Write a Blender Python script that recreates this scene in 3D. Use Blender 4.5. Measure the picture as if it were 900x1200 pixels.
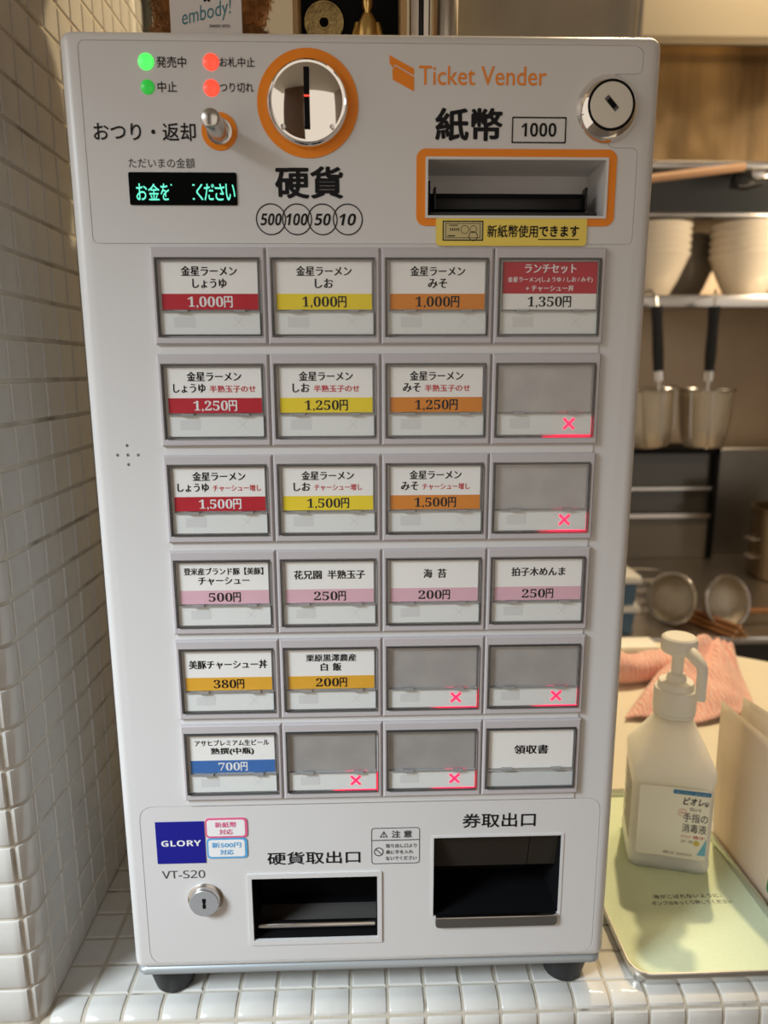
import bpy, bmesh, math, random
from mathutils import Matrix, Vector, noise

random.seed(7)
scene = bpy.context.scene
for _o in list(bpy.data.objects):
    bpy.data.objects.remove(_o)
C = scene.collection
PI = math.pi
MM = 0.001

# ------------------------------------------------------------------ camera, world, lights, exposure
cam_d = bpy.data.cameras.new('camera')
cam = bpy.data.objects.new('camera', cam_d)
C.objects.link(cam)
_r = Vector((0.99950955, -0.03114921, -0.00322237))
_u = Vector((0.00922533, 0.19455206, 0.98084881))
_f = Vector((0.02992575, 0.98039748, -0.194744))
_m = Matrix((( _r.x, _u.x, -_f.x), (_r.y, _u.y, -_f.y), (_r.z, _u.z, -_f.z))).to_4x4()
_m.translation = (-0.00305, -0.41948, 0.42938)
cam.matrix_world = _m
cam_d.sensor_fit = 'VERTICAL'
cam_d.sensor_height = 36.0
cam_d.lens = 832.0 / 1200.0 * 36.0
cam_d.clip_start = 0.01
cam_d.dof.use_dof = True
cam_d.dof.focus_distance = 0.44
cam_d.dof.aperture_fstop = 6.8
scene.camera = cam

world = bpy.data.worlds.new('world')
scene.world = world
world.use_nodes = True
world.node_tree.nodes['Background'].inputs[0].default_value = (1.0, 0.875, 0.73, 1)
world.node_tree.nodes['Background'].inputs[1].default_value = 0.87


def area_light(name, loc, target, sx, sy, power, col):
    d = bpy.data.lights.new(name, 'AREA')
    d.shape = 'RECTANGLE'
    d.size = sx
    d.size_y = sy
    d.energy = power
    d.color = col
    o = bpy.data.objects.new(name, d)
    C.objects.link(o)
    o.location = loc
    o.rotation_euler = (Vector(target) - Vector(loc)).to_track_quat('-Z', 'Y').to_euler()
    return o


# assumed daylight
_day = area_light('assumed_daylight', (-0.92, -0.62, 0.84), (-0.10, -0.03, -0.02), 0.35, 0.35, 2.0, (0.80, 0.92, 1.0))
_day.data.spread = math.radians(50)  # beam narrowed to favour the counter edge and lower machine front
# assumed warm downlight over the kitchen pass, placed from the tray shadow
_ld = bpy.data.lights.new('assumed_downlight', 'SPOT')
_ld.energy = 90
_ld.color = (1.0, 0.78, 0.45)
_ld.shadow_soft_size = 0.035
_ld.spot_size = math.radians(75)
_ld.spot_blend = 0.5
_lo = bpy.data.objects.new('assumed_downlight', _ld)
C.objects.link(_lo)
_lo.location = (0.65, 1.01, 1.70)
_lo.rotation_euler = (Vector((0.15, 0.15, 0.2)) - Vector(_lo.location)).to_track_quat('-Z', 'Y').to_euler()
# added soft warm fill from above, brightens the kitchen
area_light('kitchen_fill', (1.1, 1.0, 1.90), (1.1, 1.2, 0.0), 0.6, 0.3, 14, (1.0, 0.76, 0.48))
# added warm fill beyond the right edge, brightens the bowls and back wall
area_light('bowl_fill', (1.30, 1.22, 0.80), (0.98, 1.60, 0.60), 0.25, 0.12, 3.0, (1.0, 0.78, 0.52))

scene.view_settings.view_transform = 'Standard'
scene.view_settings.look = 'None'
scene.view_settings.gamma = 1.0
scene.view_settings.use_curve_mapping = False
scene.view_settings.exposure = 0.0


# ------------------------------------------------------------------ materials
def mat(name, col, rough=0.5, metal=0.0, coat=0.0, emit=None, estr=0.0, spec=0.5, bump=None, tint=None, trans=0.0):
    m = bpy.data.materials.new(name)
    m.use_nodes = True
    nt = m.node_tree
    b = nt.nodes['Principled BSDF']
    b.inputs['Base Color'].default_value = (*col, 1)
    b.inputs['Roughness'].default_value = rough
    b.inputs['Metallic'].default_value = metal
    b.inputs['Coat Weight'].default_value = coat
    b.inputs['Coat Roughness'].default_value = 0.08
    b.inputs['Specular IOR Level'].default_value = spec
    b.inputs['Transmission Weight'].default_value = trans
    if emit:
        b.inputs['Emission Color'].default_value = (*emit, 1)
        b.inputs['Emission Strength'].default_value = estr
    tc = nt.nodes.new('ShaderNodeTexCoord')
    if tint:      # (scale, other colour, low, high[, stretch])
        nz = nt.nodes.new('ShaderNodeTexNoise')
        nz.inputs['Scale'].default_value = tint[0]
        nz.inputs['Detail'].default_value = 4
        mp = nt.nodes.new('ShaderNodeMapping')
        if len(tint) > 4:
            mp.inputs['Scale'].default_value = tint[4]
        nt.links.new(tc.outputs['Object'], mp.inputs[0])
        nt.links.new(mp.outputs[0], nz.inputs['Vector'])
        cr = nt.nodes.new('ShaderNodeValToRGB')
        cr.color_ramp.elements[0].position = tint[2]
        cr.color_ramp.elements[1].position = tint[3]
        cr.color_ramp.elements[0].color = (*col, 1)
        cr.color_ramp.elements[1].color = (*tint[1], 1)
        nt.links.new(nz.outputs['Fac'], cr.inputs[0])
        nt.links.new(cr.outputs[0], b.inputs['Base Color'])
    if bump:      # (scale, strength, distance)
        nz = nt.nodes.new('ShaderNodeTexNoise')
        nz.inputs['Scale'].default_value = bump[0]
        bp = nt.nodes.new('ShaderNodeBump')
        bp.inputs['Strength'].default_value = bump[1]
        bp.inputs['Distance'].default_value = bump[2]
        nt.links.new(tc.outputs['Object'], nz.inputs['Vector'])
        nt.links.new(nz.outputs['Fac'], bp.inputs['Height'])
        nt.links.new(bp.outputs[0], b.inputs['Normal'])
    return m


def clear_mat(name, gloss=0.07):
    m = bpy.data.materials.new(name)
    m.use_nodes = True
    nt = m.node_tree
    nt.nodes.clear()
    out = nt.nodes.new('ShaderNodeOutputMaterial')
    mx = nt.nodes.new('ShaderNodeMixShader')
    tr = nt.nodes.new('ShaderNodeBsdfTransparent')
    tr.inputs[0].default_value = (0.99, 0.99, 0.99, 1)
    gl = nt.nodes.new('ShaderNodeBsdfGlossy')
    gl.inputs['Roughness'].default_value = 0.06
    lw = nt.nodes.new('ShaderNodeLayerWeight')
    lw.inputs[0].default_value = 0.5
    pw = nt.nodes.new('ShaderNodeMath')
    pw.operation = 'POWER'
    pw.inputs[1].default_value = 5.0
    ml = nt.nodes.new('ShaderNodeMath')
    ml.operation = 'MULTIPLY_ADD'
    ml.inputs[1].default_value = 0.8
    ml.inputs[2].default_value = 0.014
    nt.links.new(lw.outputs['Facing'], pw.inputs[0])
    nt.links.new(pw.outputs[0], ml.inputs[0])
    nt.links.new(ml.outputs[0], mx.inputs[0])
    nt.links.new(tr.outputs[0], mx.inputs[1])
    nt.links.new(gl.outputs[0], mx.inputs[2])
    nt.links.new(mx.outputs[0], out.inputs[0])
    return m


M = dict(
    shell=mat('shell_white', (0.66, 0.65, 0.65), 0.34, bump=(900, 0.03, 0.0004)),
    bezel=mat('bezel_grey', (0.52, 0.49, 0.51), 0.4),
    recess=mat('recess_dark', (0.02, 0.021, 0.022), 0.4, spec=0.2),
    card=mat('card_white', (0.91, 0.90, 0.88), 0.6),
    barrel=mat('lock_barrel', (0.50, 0.47, 0.41), 0.3, metal=0.7),
    lowbarrel=mat('lower_lock', (0.50, 0.52, 0.55), 0.35, metal=0.45),
    tab=mat('cover_tab', (0.30, 0.30, 0.30), 0.2),
    plate=mat('status_plate', (0.79, 0.81, 0.80), 0.45),
    ghost=mat('status_ghost', (0.69, 0.70, 0.70), 0.5),
    blank=mat('blank_plate', (0.43, 0.42, 0.42), 0.42, metal=0.35, tint=(60, (0.50, 0.49, 0.48), 0.4, 0.7)),
    clear=clear_mat('clear_cover'),
    rim=mat('cover_rim', (0.075, 0.078, 0.08), 0.2, spec=0.4),
    ink=mat('black_ink', (0.010, 0.010, 0.012), 0.5, spec=0.15),
    greyink=mat('grey_ink', (0.055, 0.055, 0.06), 0.5, spec=0.15),
    red=mat('red_print', (0.50, 0.012, 0.028), 0.5),
    redink=mat('red_ink', (0.55, 0.012, 0.03), 0.5),
    yellow=mat('yellow_print', (0.88, 0.68, 0.012), 0.5),
    orange=mat('orange_print', (0.72, 0.24, 0.012), 0.5),
    pink=mat('pink_print', (0.76, 0.46, 0.55), 0.5),
    amber=mat('amber_print', (0.80, 0.42, 0.035), 0.5),
    blue=mat('blue_print', (0.045, 0.16, 0.46), 0.5),
    navy=mat('navy_square', (0.008, 0.010, 0.26), 0.35),
    ring=mat('orange_ring', (0.86, 0.25, 0.012), 0.42, spec=0.3),
    chrome=mat('chrome', (0.86, 0.84, 0.81), 0.05, metal=1.0),
    satin=mat('satin_steel', (0.62, 0.60, 0.58), 0.24, metal=1.0),
    brushed=mat('brushed_steel', (0.58, 0.53, 0.47), 0.36, metal=1.0, bump=(14, 0.06, 0.01)),
    black=mat('black_plastic', (0.010, 0.010, 0.011), 0.3, spec=0.25),
    blackm=mat('black_matte', (0.005, 0.005, 0.006), 0.7, spec=0.1),
    smoke=mat('smoked_flap', (0.030, 0.025, 0.020), 0.3, spec=0.15),
    lip=mat('lip_brown', (0.10, 0.092, 0.086), 0.4, metal=0.2, spec=0.3),
    rubber=mat('black_rubber', (0.014, 0.015, 0.017), 0.55),
    glass=mat('display_glass', (0.004, 0.005, 0.005), 0.15, spec=0.1),
    zinc=mat('zinc_plate', (0.42, 0.46, 0.49), 0.4, metal=0.6),
    led_g=mat('led_green', (0.02, 0.5, 0.05), 0.3, emit=(0.06, 1.0, 0.09), estr=1.6),
    led_g2=mat('led_green_dim', (0.02, 0.5, 0.05), 0.3, emit=(0.03, 0.55, 0.06), estr=0.45),
    led_r=mat('led_red', (0.6, 0.03, 0.02), 0.3, emit=(1.0, 0.05, 0.025), estr=1.7),
    vfd=mat('display_letters', (0.05, 0.4, 0.3), 0.4, emit=(0.16, 0.95, 0.66), estr=1.0),
    lit=mat('red_lit', (0.7, 0.02, 0.06), 0.4, emit=(1.0, 0.012, 0.07), estr=2.2),
    stickeryellow=mat('sticker_yellow', (0.84, 0.64, 0.10), 0.4),
    stpink=mat('sticker_pink', (0.72, 0.13, 0.27), 0.45),
    stblue=mat('sticker_blue', (0.10, 0.38, 0.70), 0.45),
    white=mat('sticker_white', (0.84, 0.84, 0.85), 0.45),
    tile=mat('tile_glaze', (0.66, 0.65, 0.62), 0.10, coat=0.3, tint=(30, (0.60, 0.58, 0.545), 0.45, 0.75)),
    grout=mat('grout', (0.50, 0.45, 0.37), 0.9, bump=(600, 0.4, 0.001), tint=(38, (0.16, 0.13, 0.10), 0.62, 0.72)),
    groutw=mat('grout_wall', (0.62, 0.57, 0.49), 0.9, bump=(600, 0.4, 0.001), tint=(30, (0.30, 0.26, 0.20), 0.5, 0.75)),
)


# ------------------------------------------------------------------ mesh helpers
def finish(name, verts, faces, smooth=False):
    me = bpy.data.meshes.new(name)
    me.from_pydata([tuple(v) for v in verts], [], faces)
    me.validate()
    if smooth:
        for p in me.polygons:
            p.use_smooth = True
    return me


def bm_mesh(name, bm, smooth=False):
    bmesh.ops.recalc_face_normals(bm, faces=bm.faces)
    me = bpy.data.meshes.new(name)
    bm.to_mesh(me)
    bm.free()
    if smooth:
        for p in me.polygons:
            p.use_smooth = True
    return me


def smooth_by_angle(me, deg=35):
    bm = bmesh.new()
    bm.from_mesh(me)
    for f in bm.faces:
        f.smooth = True
    for e in bm.edges:
        if len(e.link_faces) == 2 and e.calc_face_angle(0) > math.radians(deg):
            e.smooth = False
    bm.to_mesh(me)
    bm.free()
    return me


def bm_box(bm, x0, x1, y0, y1, z0, z1, bev=0.0, seg=2):
    r = bmesh.ops.create_cube(bm, size=1)
    vs = r['verts']
    for v in vs:
        v.co = Vector(((x0 + x1) / 2 + v.co.x * (x1 - x0), (y0 + y1) / 2 + v.co.y * (y1 - y0), (z0 + z1) / 2 + v.co.z * (z1 - z0)))
    if bev > 0:
        es = list({e for v in vs for e in v.link_edges})
        bmesh.ops.bevel(bm, geom=es, offset=bev, segments=seg, affect='EDGES', profile=0.5)


def box(x0, x1, y0, y1, z0, z1, bev=0.0, seg=2):
    bm = bmesh.new()
    bm_box(bm, x0, x1, y0, y1, z0, z1, bev, seg)
    me = bm_mesh('box', bm)
    if bev > 0:
        smooth_by_angle(me, 40)
    return me


def rrect(x0, x1, z0, z1, r, n=5):
    pts = []
    for cx, cz, a0 in ((x1 - r, z1 - r, 0), (x0 + r, z1 - r, 90), (x0 + r, z0 + r, 180), (x1 - r, z0 + r, 270)):
        for i in range(n + 1):
            a = math.radians(a0 + 90 * i / n)
            pts.append((cx + r * math.cos(a), cz + r * math.sin(a)))
    return pts


def slab(pts, y0, y1):
    """closed outline in x,z extruded along y (y0 is the front, toward the viewer)"""
    n = len(pts)
    v = [(x, y0, z) for x, z in pts] + [(x, y1, z) for x, z in pts]
    f = [tuple(range(n)), tuple(range(2 * n - 1, n - 1, -1))]
    for i in range(n):
        j = (i + 1) % n
        f.append((i, i + n, j + n, j))
    bm = bmesh.new()
    vs = [bm.verts.new(p) for p in v]
    for q in f:
        bm.faces.new([vs[k] for k in q])
    return bm_mesh('slab', bm)


def ring_slab(outer, inner, y0, y1):
    n = len(outer)
    bm = bmesh.new()
    A = [bm.verts.new((x, y0, z)) for x, z in outer]
    B = [bm.verts.new((x, y0, z)) for x, z in inner]
    A2 = [bm.verts.new((x, y1, z)) for x, z in outer]
    B2 = [bm.verts.new((x, y1, z)) for x, z in inner]
    for i in range(n):
        j = (i + 1) % n
        bm.faces.new((A[i], A[j], B[j], B[i]))
        bm.faces.new((A2[i], B2[i], B2[j], A2[j]))
        bm.faces.new((A[i], A2[i], A2[j], A[j]))
        bm.faces.new((B[i], B[j], B2[j], B2[i]))
    return bm_mesh('ring', bm)


def circle(cx, cz, r, n=40):
    return [(cx + r * math.cos(2 * PI * i / n), cz + r * math.sin(2 * PI * i / n)) for i in range(n)]


def lathe(profile, c=(0, 0, 0), axis='Z', n=40, smooth=True, angle=35, cap0=True, cap1=True):
    """profile (r, h) turned about an axis; axis 'F' points out of the front (-y)"""
    bm = bmesh.new()
    rows = []
    for r, h in profile:
        if r < 1e-9:
            rows.append([bm.verts.new((0, 0, h))])
        else:
            rows.append([bm.verts.new((r * math.cos(2 * PI * i / n), r * math.sin(2 * PI * i / n), h)) for i in range(n)])
    for a, b in zip(rows, rows[1:]):
        for i in range(n):
            j = (i + 1) % n
            if len(a) == 1 and len(b) == 1:
                continue
            if len(a) == 1:
                bm.faces.new((a[0], b[i], b[j]))
            elif len(b) == 1:
                bm.faces.new((a[i], a[j], b[0]))
            else:
                bm.faces.new((a[i], a[j], b[j], b[i]))
    if cap0 and len(rows[0]) > 1:
        bm.faces.new(rows[0])
    if cap1 and len(rows[-1]) > 1:
        bm.faces.new(rows[-1])
    if axis == 'F':
        bmesh.ops.rotate(bm, verts=bm.verts, cent=(0, 0, 0), matrix=Matrix.Rotation(PI / 2, 3, 'X'))
    bmesh.ops.translate(bm, verts=bm.verts, vec=c)
    me = bm_mesh('lathe', bm)
    if smooth:
        smooth_by_angle(me, angle)
    return me


def tube(path, r, n=12, closed=False, r_fn=None):
    pts = [Vector(p) for p in path]
    bm = bmesh.new()
    rows = []
    k = len(pts)
    u = None
    for i, p in enumerate(pts):
        if closed:
            t = pts[(i + 1) % k] - pts[i - 1]
        else:
            t = pts[min(i + 1, k - 1)] - pts[max(i - 1, 0)]
        t.normalize()
        if u is None:
            u = t.cross(Vector((0, 0, 1)))
            if u.length < 0.05:
                u = t.cross(Vector((0, 1, 0)))
        u = u - t * u.dot(t)
        u.normalize()
        w = u.cross(t).normalized()
        rr = r_fn(i / max(1, k - 1)) if r_fn else r
        rows.append([bm.verts.new(p + rr * (math.cos(2 * PI * a / n) * u + math.sin(2 * PI * a / n) * w)) for a in range(n)])
    pairs = list(zip(rows, rows[1:]))
    if closed:
        pairs.append((rows[-1], rows[0]))
    for a, b in pairs:
        for i in range(n):
            j = (i + 1) % n
            bm.faces.new((a[i], a[j], b[j], b[i]))
    if not closed:
        bm.faces.new(rows[0])
        bm.faces.new(rows[-1])
    me = bm_mesh('tube', bm)
    return smooth_by_angle(me, 40)


def loft(sections, n=6):
    """stack of rounded rectangles (w, d, r, z[, dx, dy])"""
    bm = bmesh.new()
    rows = []
    for s in sections:
        w, d, r, z = s[:4]
        dx, dy = (s[4], s[5]) if len(s) > 4 else (0, 0)
        r = min(r, w / 2 - 1e-5, d / 2 - 1e-5)
        rows.append([bm.verts.new((x + dx, y + dy, z)) for x, y in rrect(-w / 2, w / 2, -d / 2, d / 2, r, n)])
    for a, b in zip(rows, rows[1:]):
        m = len(a)
        for i in range(m):
            j = (i + 1) % m
            bm.faces.new((a[i], a[j], b[j], b[i]))
    bm.faces.new(rows[0])
    bm.faces.new(rows[-1])
    me = bm_mesh('loft', bm)
    return smooth_by_angle(me, 50)


def join(*meshes):
    bm = bmesh.new()
    for me in meshes:
        bm.from_mesh(me)
    out = bpy.data.meshes.new('joined')
    bm.to_mesh(out)
    bm.free()
    return out


def xform(me, mtx):
    me = me.copy()
    me.transform(mtx)
    return me


def add(name, me, m=None, parent=None, loc=None, rot=None, label=None, cat=None, group=None, kind=None):
    o = bpy.data.objects.new(name, me)
    C.objects.link(o)
    if m is not None and me is not None and len(me.materials) == 0:
        me.materials.append(m)
    if loc is not None:
        o.location = loc
    if rot is not None:
        o.rotation_euler = rot
    if parent is not None:
        o.parent = parent
        if parent.type == 'EMPTY':
            o.matrix_parent_inverse = parent.matrix_basis.inverted()
    if label:
        o['label'] = label
    if cat:
        o['category'] = cat
    if group:
        o['group'] = group
    if kind:
        o['kind'] = kind
    return o


def thing(name, loc, label, cat, group=None, rotz=0.0):
    o = bpy.data.objects.new(name, None)
    C.objects.link(o)
    o.location = loc
    o.rotation_euler = (0, 0, rotz)
    o.empty_display_size = 0.02
    o['label'] = label
    o['category'] = cat
    if group:
        o['group'] = group
    return o


# ------------------------------------------------------------------ lettering
_tmp = []


def glyphs(s, bold=0.0, shear=0.0, xb=0.0, spacing=1.0):
    """flat mesh of the text in the x,z plane facing -y, ink box centred on the origin; returns mesh, width, height"""
    cu = bpy.data.curves.new('txt', 'FONT')
    cu.body = s
    cu.size = 1.0
    cu.resolution_u = 3
    cu.shear = shear
    cu.space_character = spacing
    o = bpy.data.objects.new('txt', cu)
    C.objects.link(o)
    bpy.context.view_layer.update()
    dg = bpy.context.evaluated_depsgraph_get()
    me = bpy.data.meshes.new_from_object(o.evaluated_get(dg))
    bpy.data.objects.remove(o)
    bpy.data.curves.remove(cu)
    sh = []
    if xb > 0:
        sh = [(0, 0), (xb / 2, 0.012), (xb, 0), (xb / 2, -0.012)]
    elif bold > 0:
        sh = [(0, 0)] + [(bold * math.cos(k * PI / 4), bold * math.sin(k * PI / 4)) for k in range(8)]
    if sh:
        cps = []
        for k, (dx, dy) in enumerate(sh):
            q = me.copy()
            q.transform(Matrix.Translation((dx, dy, k * 6e-6)))
            cps.append(q)
        me = join(*cps)
    xs = [v.co.x for v in me.vertices]
    ys = [v.co.y for v in me.vertices]
    x0, x1, y0, y1 = min(xs), max(xs), min(ys), max(ys)
    me.transform(Matrix.Translation((-(x0 + x1) / 2, -(y0 + y1) / 2, 0)))
    me.transform(Matrix.Rotation(PI / 2, 4, 'X'))
    return me, x1 - x0, y1 - y0


def text(s, x0, x1, z0, z1, m, parent, y=-0.2, name='lettering', **kw):
    """text whose ink fills the box x0..x1, z0..z1 (mm); z0 None keeps proportions about z1"""
    me, w, h = glyphs(s, **kw)
    sx = (x1 - x0) / w
    if z0 is None:
        sz = sx
        cz = z1
    else:
        sz = (z1 - z0) / h
        cz = (z0 + z1) / 2
    me.transform(Matrix.Diagonal((sx * MM, 1, sz * MM, 1)))
    return add(name, place(me, (x0 + x1) / 2, y, cz), m, parent)


def place(me, x, y, z):
    me.transform(Matrix.Translation((x * MM, y * MM, z * MM)))
    return me


def mmx(me):
    me.transform(Matrix.Scale(MM, 4))
    return me


# ================================================================== SETTING: tiled wall and counter
PX, PY, PZ = 0.026, 0.0256, 0.0265
TS = 0.0240
XW = -0.2205          # tiled wall face


def tile_mesh(sx=TS, sy=TS):
    bm = bmesh.new()
    lev = [(0, -0.005), (0, -0.0011), (0.0004, -0.0004), (0.0011, 0.0)]
    rows = []
    for ins, z in lev:
        a, b = sx / 2 - ins, sy / 2 - ins
        rows.append([bm.verts.new(p) for p in ((-a, -b, z), (a, -b, z), (a, b, z), (-a, b, z))])
    for p, q in zip(rows, rows[1:]):
        for i in range(4):
            j = (i + 1) % 4
            bm.faces.new((p[i], p[j], q[j], q[i]))
    bm.faces.new(rows[-1])
    return bm_mesh('tile', bm)


NR = 0.014            # radius of the rounded edge
NY = 0.003            # where the rounding starts


def arc(a0, a1, r, n=8):
    return [(NY - r * math.sin(a0 + (a1 - a0) * i / n), -NR + r * math.cos(a0 + (a1 - a0) * i / n), a0 + (a1 - a0) * i / n) for i in range(n + 1)]


def bullnose_mesh(prof, w):
    """tile along a rounded edge; prof = (y, z, angle of the normal from up), front to be -y; pillowed sides"""
    bm = bmesh.new()
    n = len(prof)
    full = []
    for k, (y, z, a) in enumerate(prof):
        ny, nz = -math.sin(a), math.cos(a)
        e = 0.0008 if k in (0, n - 1) else 0.0
        if k == 0:
            full.append((y - ny * 0.004, z - nz * 0.004, ny, nz))
        full.append((y - ny * e, z - nz * e, ny, nz))
        if k == n - 1:
            full.append((y - ny * 0.004, z - nz * 0.004, ny, nz))
    rows = []
    for sx, ins, d in ((-1, 0, 0.004), (-1, 0, 0.0010), (-1, 0.0004, 0.0003), (-1, 0.0011, 0), (1, 0.0011, 0), (1, 0.0004, 0.0003), (1, 0, 0.0010), (1, 0, 0.004)):
        row = []
        for k, (y, z, ny, nz) in enumerate(full):
            dd = d if 0 < k < len(full) - 1 else (0.0 if d < 0.003 else 0.0)
            row.append(bm.verts.new((sx * (w / 2 - ins), y - ny * dd, z - nz * dd)))
        rows.append(row)
    for p, q in zip(rows, rows[1:]):
        for i in range(len(full) - 1):
            bm.faces.new((p[i], p[i + 1], q[i + 1], q[i]))
    return smooth_by_angle(bm_mesh('bullnose', bm), 30)


tile_me = tile_mesh()
tile_me.materials.append(M['tile'])
TOP = [(0.0098, 0, 0), (0.0090, 0, 0)] + arc(0, math.radians(50), NR)
LOW = arc(math.radians(58), math.radians(90), NR, 5) + [(NY - NR, -NR - 0.0165, PI / 2), (NY - NR, -NR - 0.0173, PI / 2)]
nose_me = bullnose_mesh(TOP, TS)
nose_me.materials.append(M['tile'])
low_me = bullnose_mesh(LOW, TS)
low_me.materials.append(M['tile'])
TOPV = [(0.0072, 0, 0), (0.0064, 0, 0)] + arc(0, math.radians(58), NR)
LOWV = arc(math.radians(66), math.radians(90), NR, 5) + [(NY - NR, -NR - 0.0165, PI / 2), (NY - NR, -NR - 0.0173, PI / 2)]
nosev_me = bullnose_mesh(TOPV, PZ - 0.002)
nosev_me.materials.append(M['tile'])
lowv_me = bullnose_mesh(LOWV, PZ - 0.002)
lowv_me.materials.append(M['tile'])
YF = NY - NR          # front face of the tiling


def jit(s=0.006):
    return random.uniform(-s, s)


# grout bodies
def extrude_yz(prof, x0, x1):
    bm = bmesh.new()
    A = [bm.verts.new((x0, y, z)) for y, z in prof]
    B = [bm.verts.new((x1, y, z)) for y, z in prof]
    n = len(prof)
    for i in range(n):
        j = (i + 1) % n
        bm.faces.new((A[i], A[j], B[j], B[i]))
    bm.faces.new(A)
    bm.faces.new(B)
    return smooth_by_angle(bm_mesh('ext', bm), 30)


G = 0.0010
cprof = [(0.236, -G)] + [(y, z) for y, z, _a in arc(0, PI / 2, NR - G)]
cprof += [(YF + G, -0.60), (0.236, -0.60)]
counter = add('trim_1', extrude_yz(cprof, XW - 0.02, 0.584), M['grout'], kind='structure',
              label='white square mosaic tile counter with a rounded front edge')
# counter tiles
X0 = 0.0113
for k in range(-9, 15):
    cx = X0 + PX * (k + 0.5)
    w_left = cx - TS / 2
    for r in range(-1, 9):
        if r == -1:
            if w_left < XW - 0.02:
                continue
            if w_left < XW + 0.001:
                for q, nm in ((TOP, 'top'), (LOW, 'low')):
                    cm_ = bullnose_mesh(q, 0.0212)
                    cm_.materials.append(M['tile'])
                    add('tile', cm_, None, counter, (XW + 0.0012 + 0.0106, 0, 0))
                continue
            o = add('tile', nose_me, None, counter, (cx, jit(0.0001), 0))
            add('tile', low_me, None, counter, (cx, jit(0.0001), 0))
            continue
        cy = 0.0105 + PY * (r + 0.5)
        if cx - TS / 2 < XW - 0.002:
            continue
        add('tile', tile_me, None, counter, (cx, cy, random.uniform(-0.0002, 0.0001)), (jit(), jit(), 0))
# the tiling runs on to the right, out of the picture
far = bmesh.new()
for k in range(15, 22):
    cx = X0 + PX * (k + 0.5)
    for r in range(-1, 9):
        if r == -1:
            far.from_mesh(xform(nose_me, Matrix.Translation((cx, 0, 0))))
            far.from_mesh(xform(low_me, Matrix.Translation((cx, 0, 0))))
        else:
            far.from_mesh(xform(tile_me, Matrix.Translation((cx, 0.0105 + PY * (r + 0.5), 0))))
add('tile_field', bm_mesh('tile_field', far), M['tile'], counter, kind='stuff')
# tiles of the front face under the rounded ones
for k in range(-9, 15):
    add('tile', tile_me, None, counter, (X0 + PX * (k + 0.5), YF + random.uniform(-0.0001, 0.0001), -NR - 0.0173 - 0.002 - TS / 2), (PI / 2 + jit(0.004), jit(0.004), 0))

# wall: grout body extruded in z with a rounded front corner
wprof = [(XW - G, 0.39)] + [(XW + z, y) for y, z, _a in arc(0, PI / 2, NR - G)]
wprof += [(XW - 0.20, YF + G), (XW - 0.20, 0.39)]
bm = bmesh.new()
A = [bm.verts.new((x, y, -0.60)) for x, y in wprof]
B = [bm.verts.new((x, y, 0.95)) for x, y in wprof]
for i in range(len(wprof)):
    j = (i + 1) % len(wprof)
    bm.faces.new((A[i], A[j], B[j], B[i]))
bm.faces.new(A)
bm.faces.new(B)
wall_l = add('wall_left', smooth_by_angle(bm_mesh('wall', bm), 30), M['groutw'], kind='structure')
rest = bmesh.new()
nvis = 0
for r in range(0, 34):
    cz = PZ * (r + 0.5)
    # corner tile wrapping to the front
    o = add('tile', nosev_me, None, wall_l, (XW, 0, cz)) if r < 26 else None
    if o:
        o.rotation_euler = Matrix(((0, 0, 1), (0, 1, 0), (-1, 0, 0))).to_euler()
        o = add('tile', lowv_me, None, wall_l, (XW, 0, cz))
        o.rotation_euler = Matrix(((0, 0, 1), (0, 1, 0), (-1, 0, 0))).to_euler()
    for c in range(0, 15):
        cy = 0.0082 + PY * (c + 0.5)
        vis = (cz < 0.66 and cy < 0.205) or (cz < 0.685 + (cy - 0.085) * 0.46 and cz > 0.56)
        mtx = Matrix.Translation((XW, cy, cz)) @ Matrix.Rotation(PI / 2, 4, 'Y') @ Matrix.Rotation(jit(0.005), 4, 'X') @ Matrix.Rotation(jit(0.005), 4, 'Y')
        if vis and nvis < 265:
            o = add('tile', tile_me, None, wall_l)
            o.matrix_basis = mtx
            nvis += 1
        else:
            rest.from_mesh(xform(tile_me, mtx))
rest_me = bm_mesh('tile_field', rest)
add('tile_field', rest_me, M['tile'], wall_l, kind='stuff')
# end face of the wall, toward the room
for r in range(0, 14):
    for c in range(0, 2):
        add('tile', tile_me, None, wall_l, (XW - NR - 0.0173 - 0.002 - TS / 2 - c * PX, YF + random.uniform(-0.0001, 0.0001), PZ * (r + 0.5)), (PI / 2 + jit(0.004), jit(0.004), 0))

# ================================================================== TICKET MACHINE
ZB = 30.0            # underside of the white body above the counter, mm
H = 574.0
machine = thing('ticket_machine', (0, 0.13, 0),
                'tall white meal ticket vending machine with rows of menu buttons on the tiled counter', 'ticket machine')


def Z(z):
    return z + ZB


def mk(name, me, m, parent=machine, label=None):
    """part whose mesh is given in mm with z from the counter"""
    return add(name, mmx(me), m, parent, label=label)


bm = bmesh.new()
bm_box(bm, -161.8, 161.8, 0, 265, Z(-2.2), Z(H + 2.8), 6.5, 5)
body_me = mmx(bm_mesh('cabinet', bm))
smooth_by_angle(body_me, 40)
body_me.materials.append(M['shell'])

# everything cut into the front
cut = bmesh.new()


def cutbox(x0, x1, z0, z1, d):
    bm_box(cut, x0 * MM, x1 * MM, -0.02, d * MM, Z(z0) * MM, Z(z1) * MM)


cutbox(34.2, 133.8, 483.8, 513.6, 34)
cutbox(-79.6, 4.6, 20, 68, 42)
cutbox(42, 128, 35.0, 95.2, 46)
for dx, dz in ((0, 0), (6, 0), (-6, 0), (0, 5.6), (0, -5.6)):
    me = lathe([(0.95, -2), (0.95, 3)], axis='F', n=12, smooth=False)
    me.transform(Matrix.Translation((-140.4 + dx, 0, Z(351.5 + dz))))
    mmx(me)
    cut.from_mesh(me)


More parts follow.
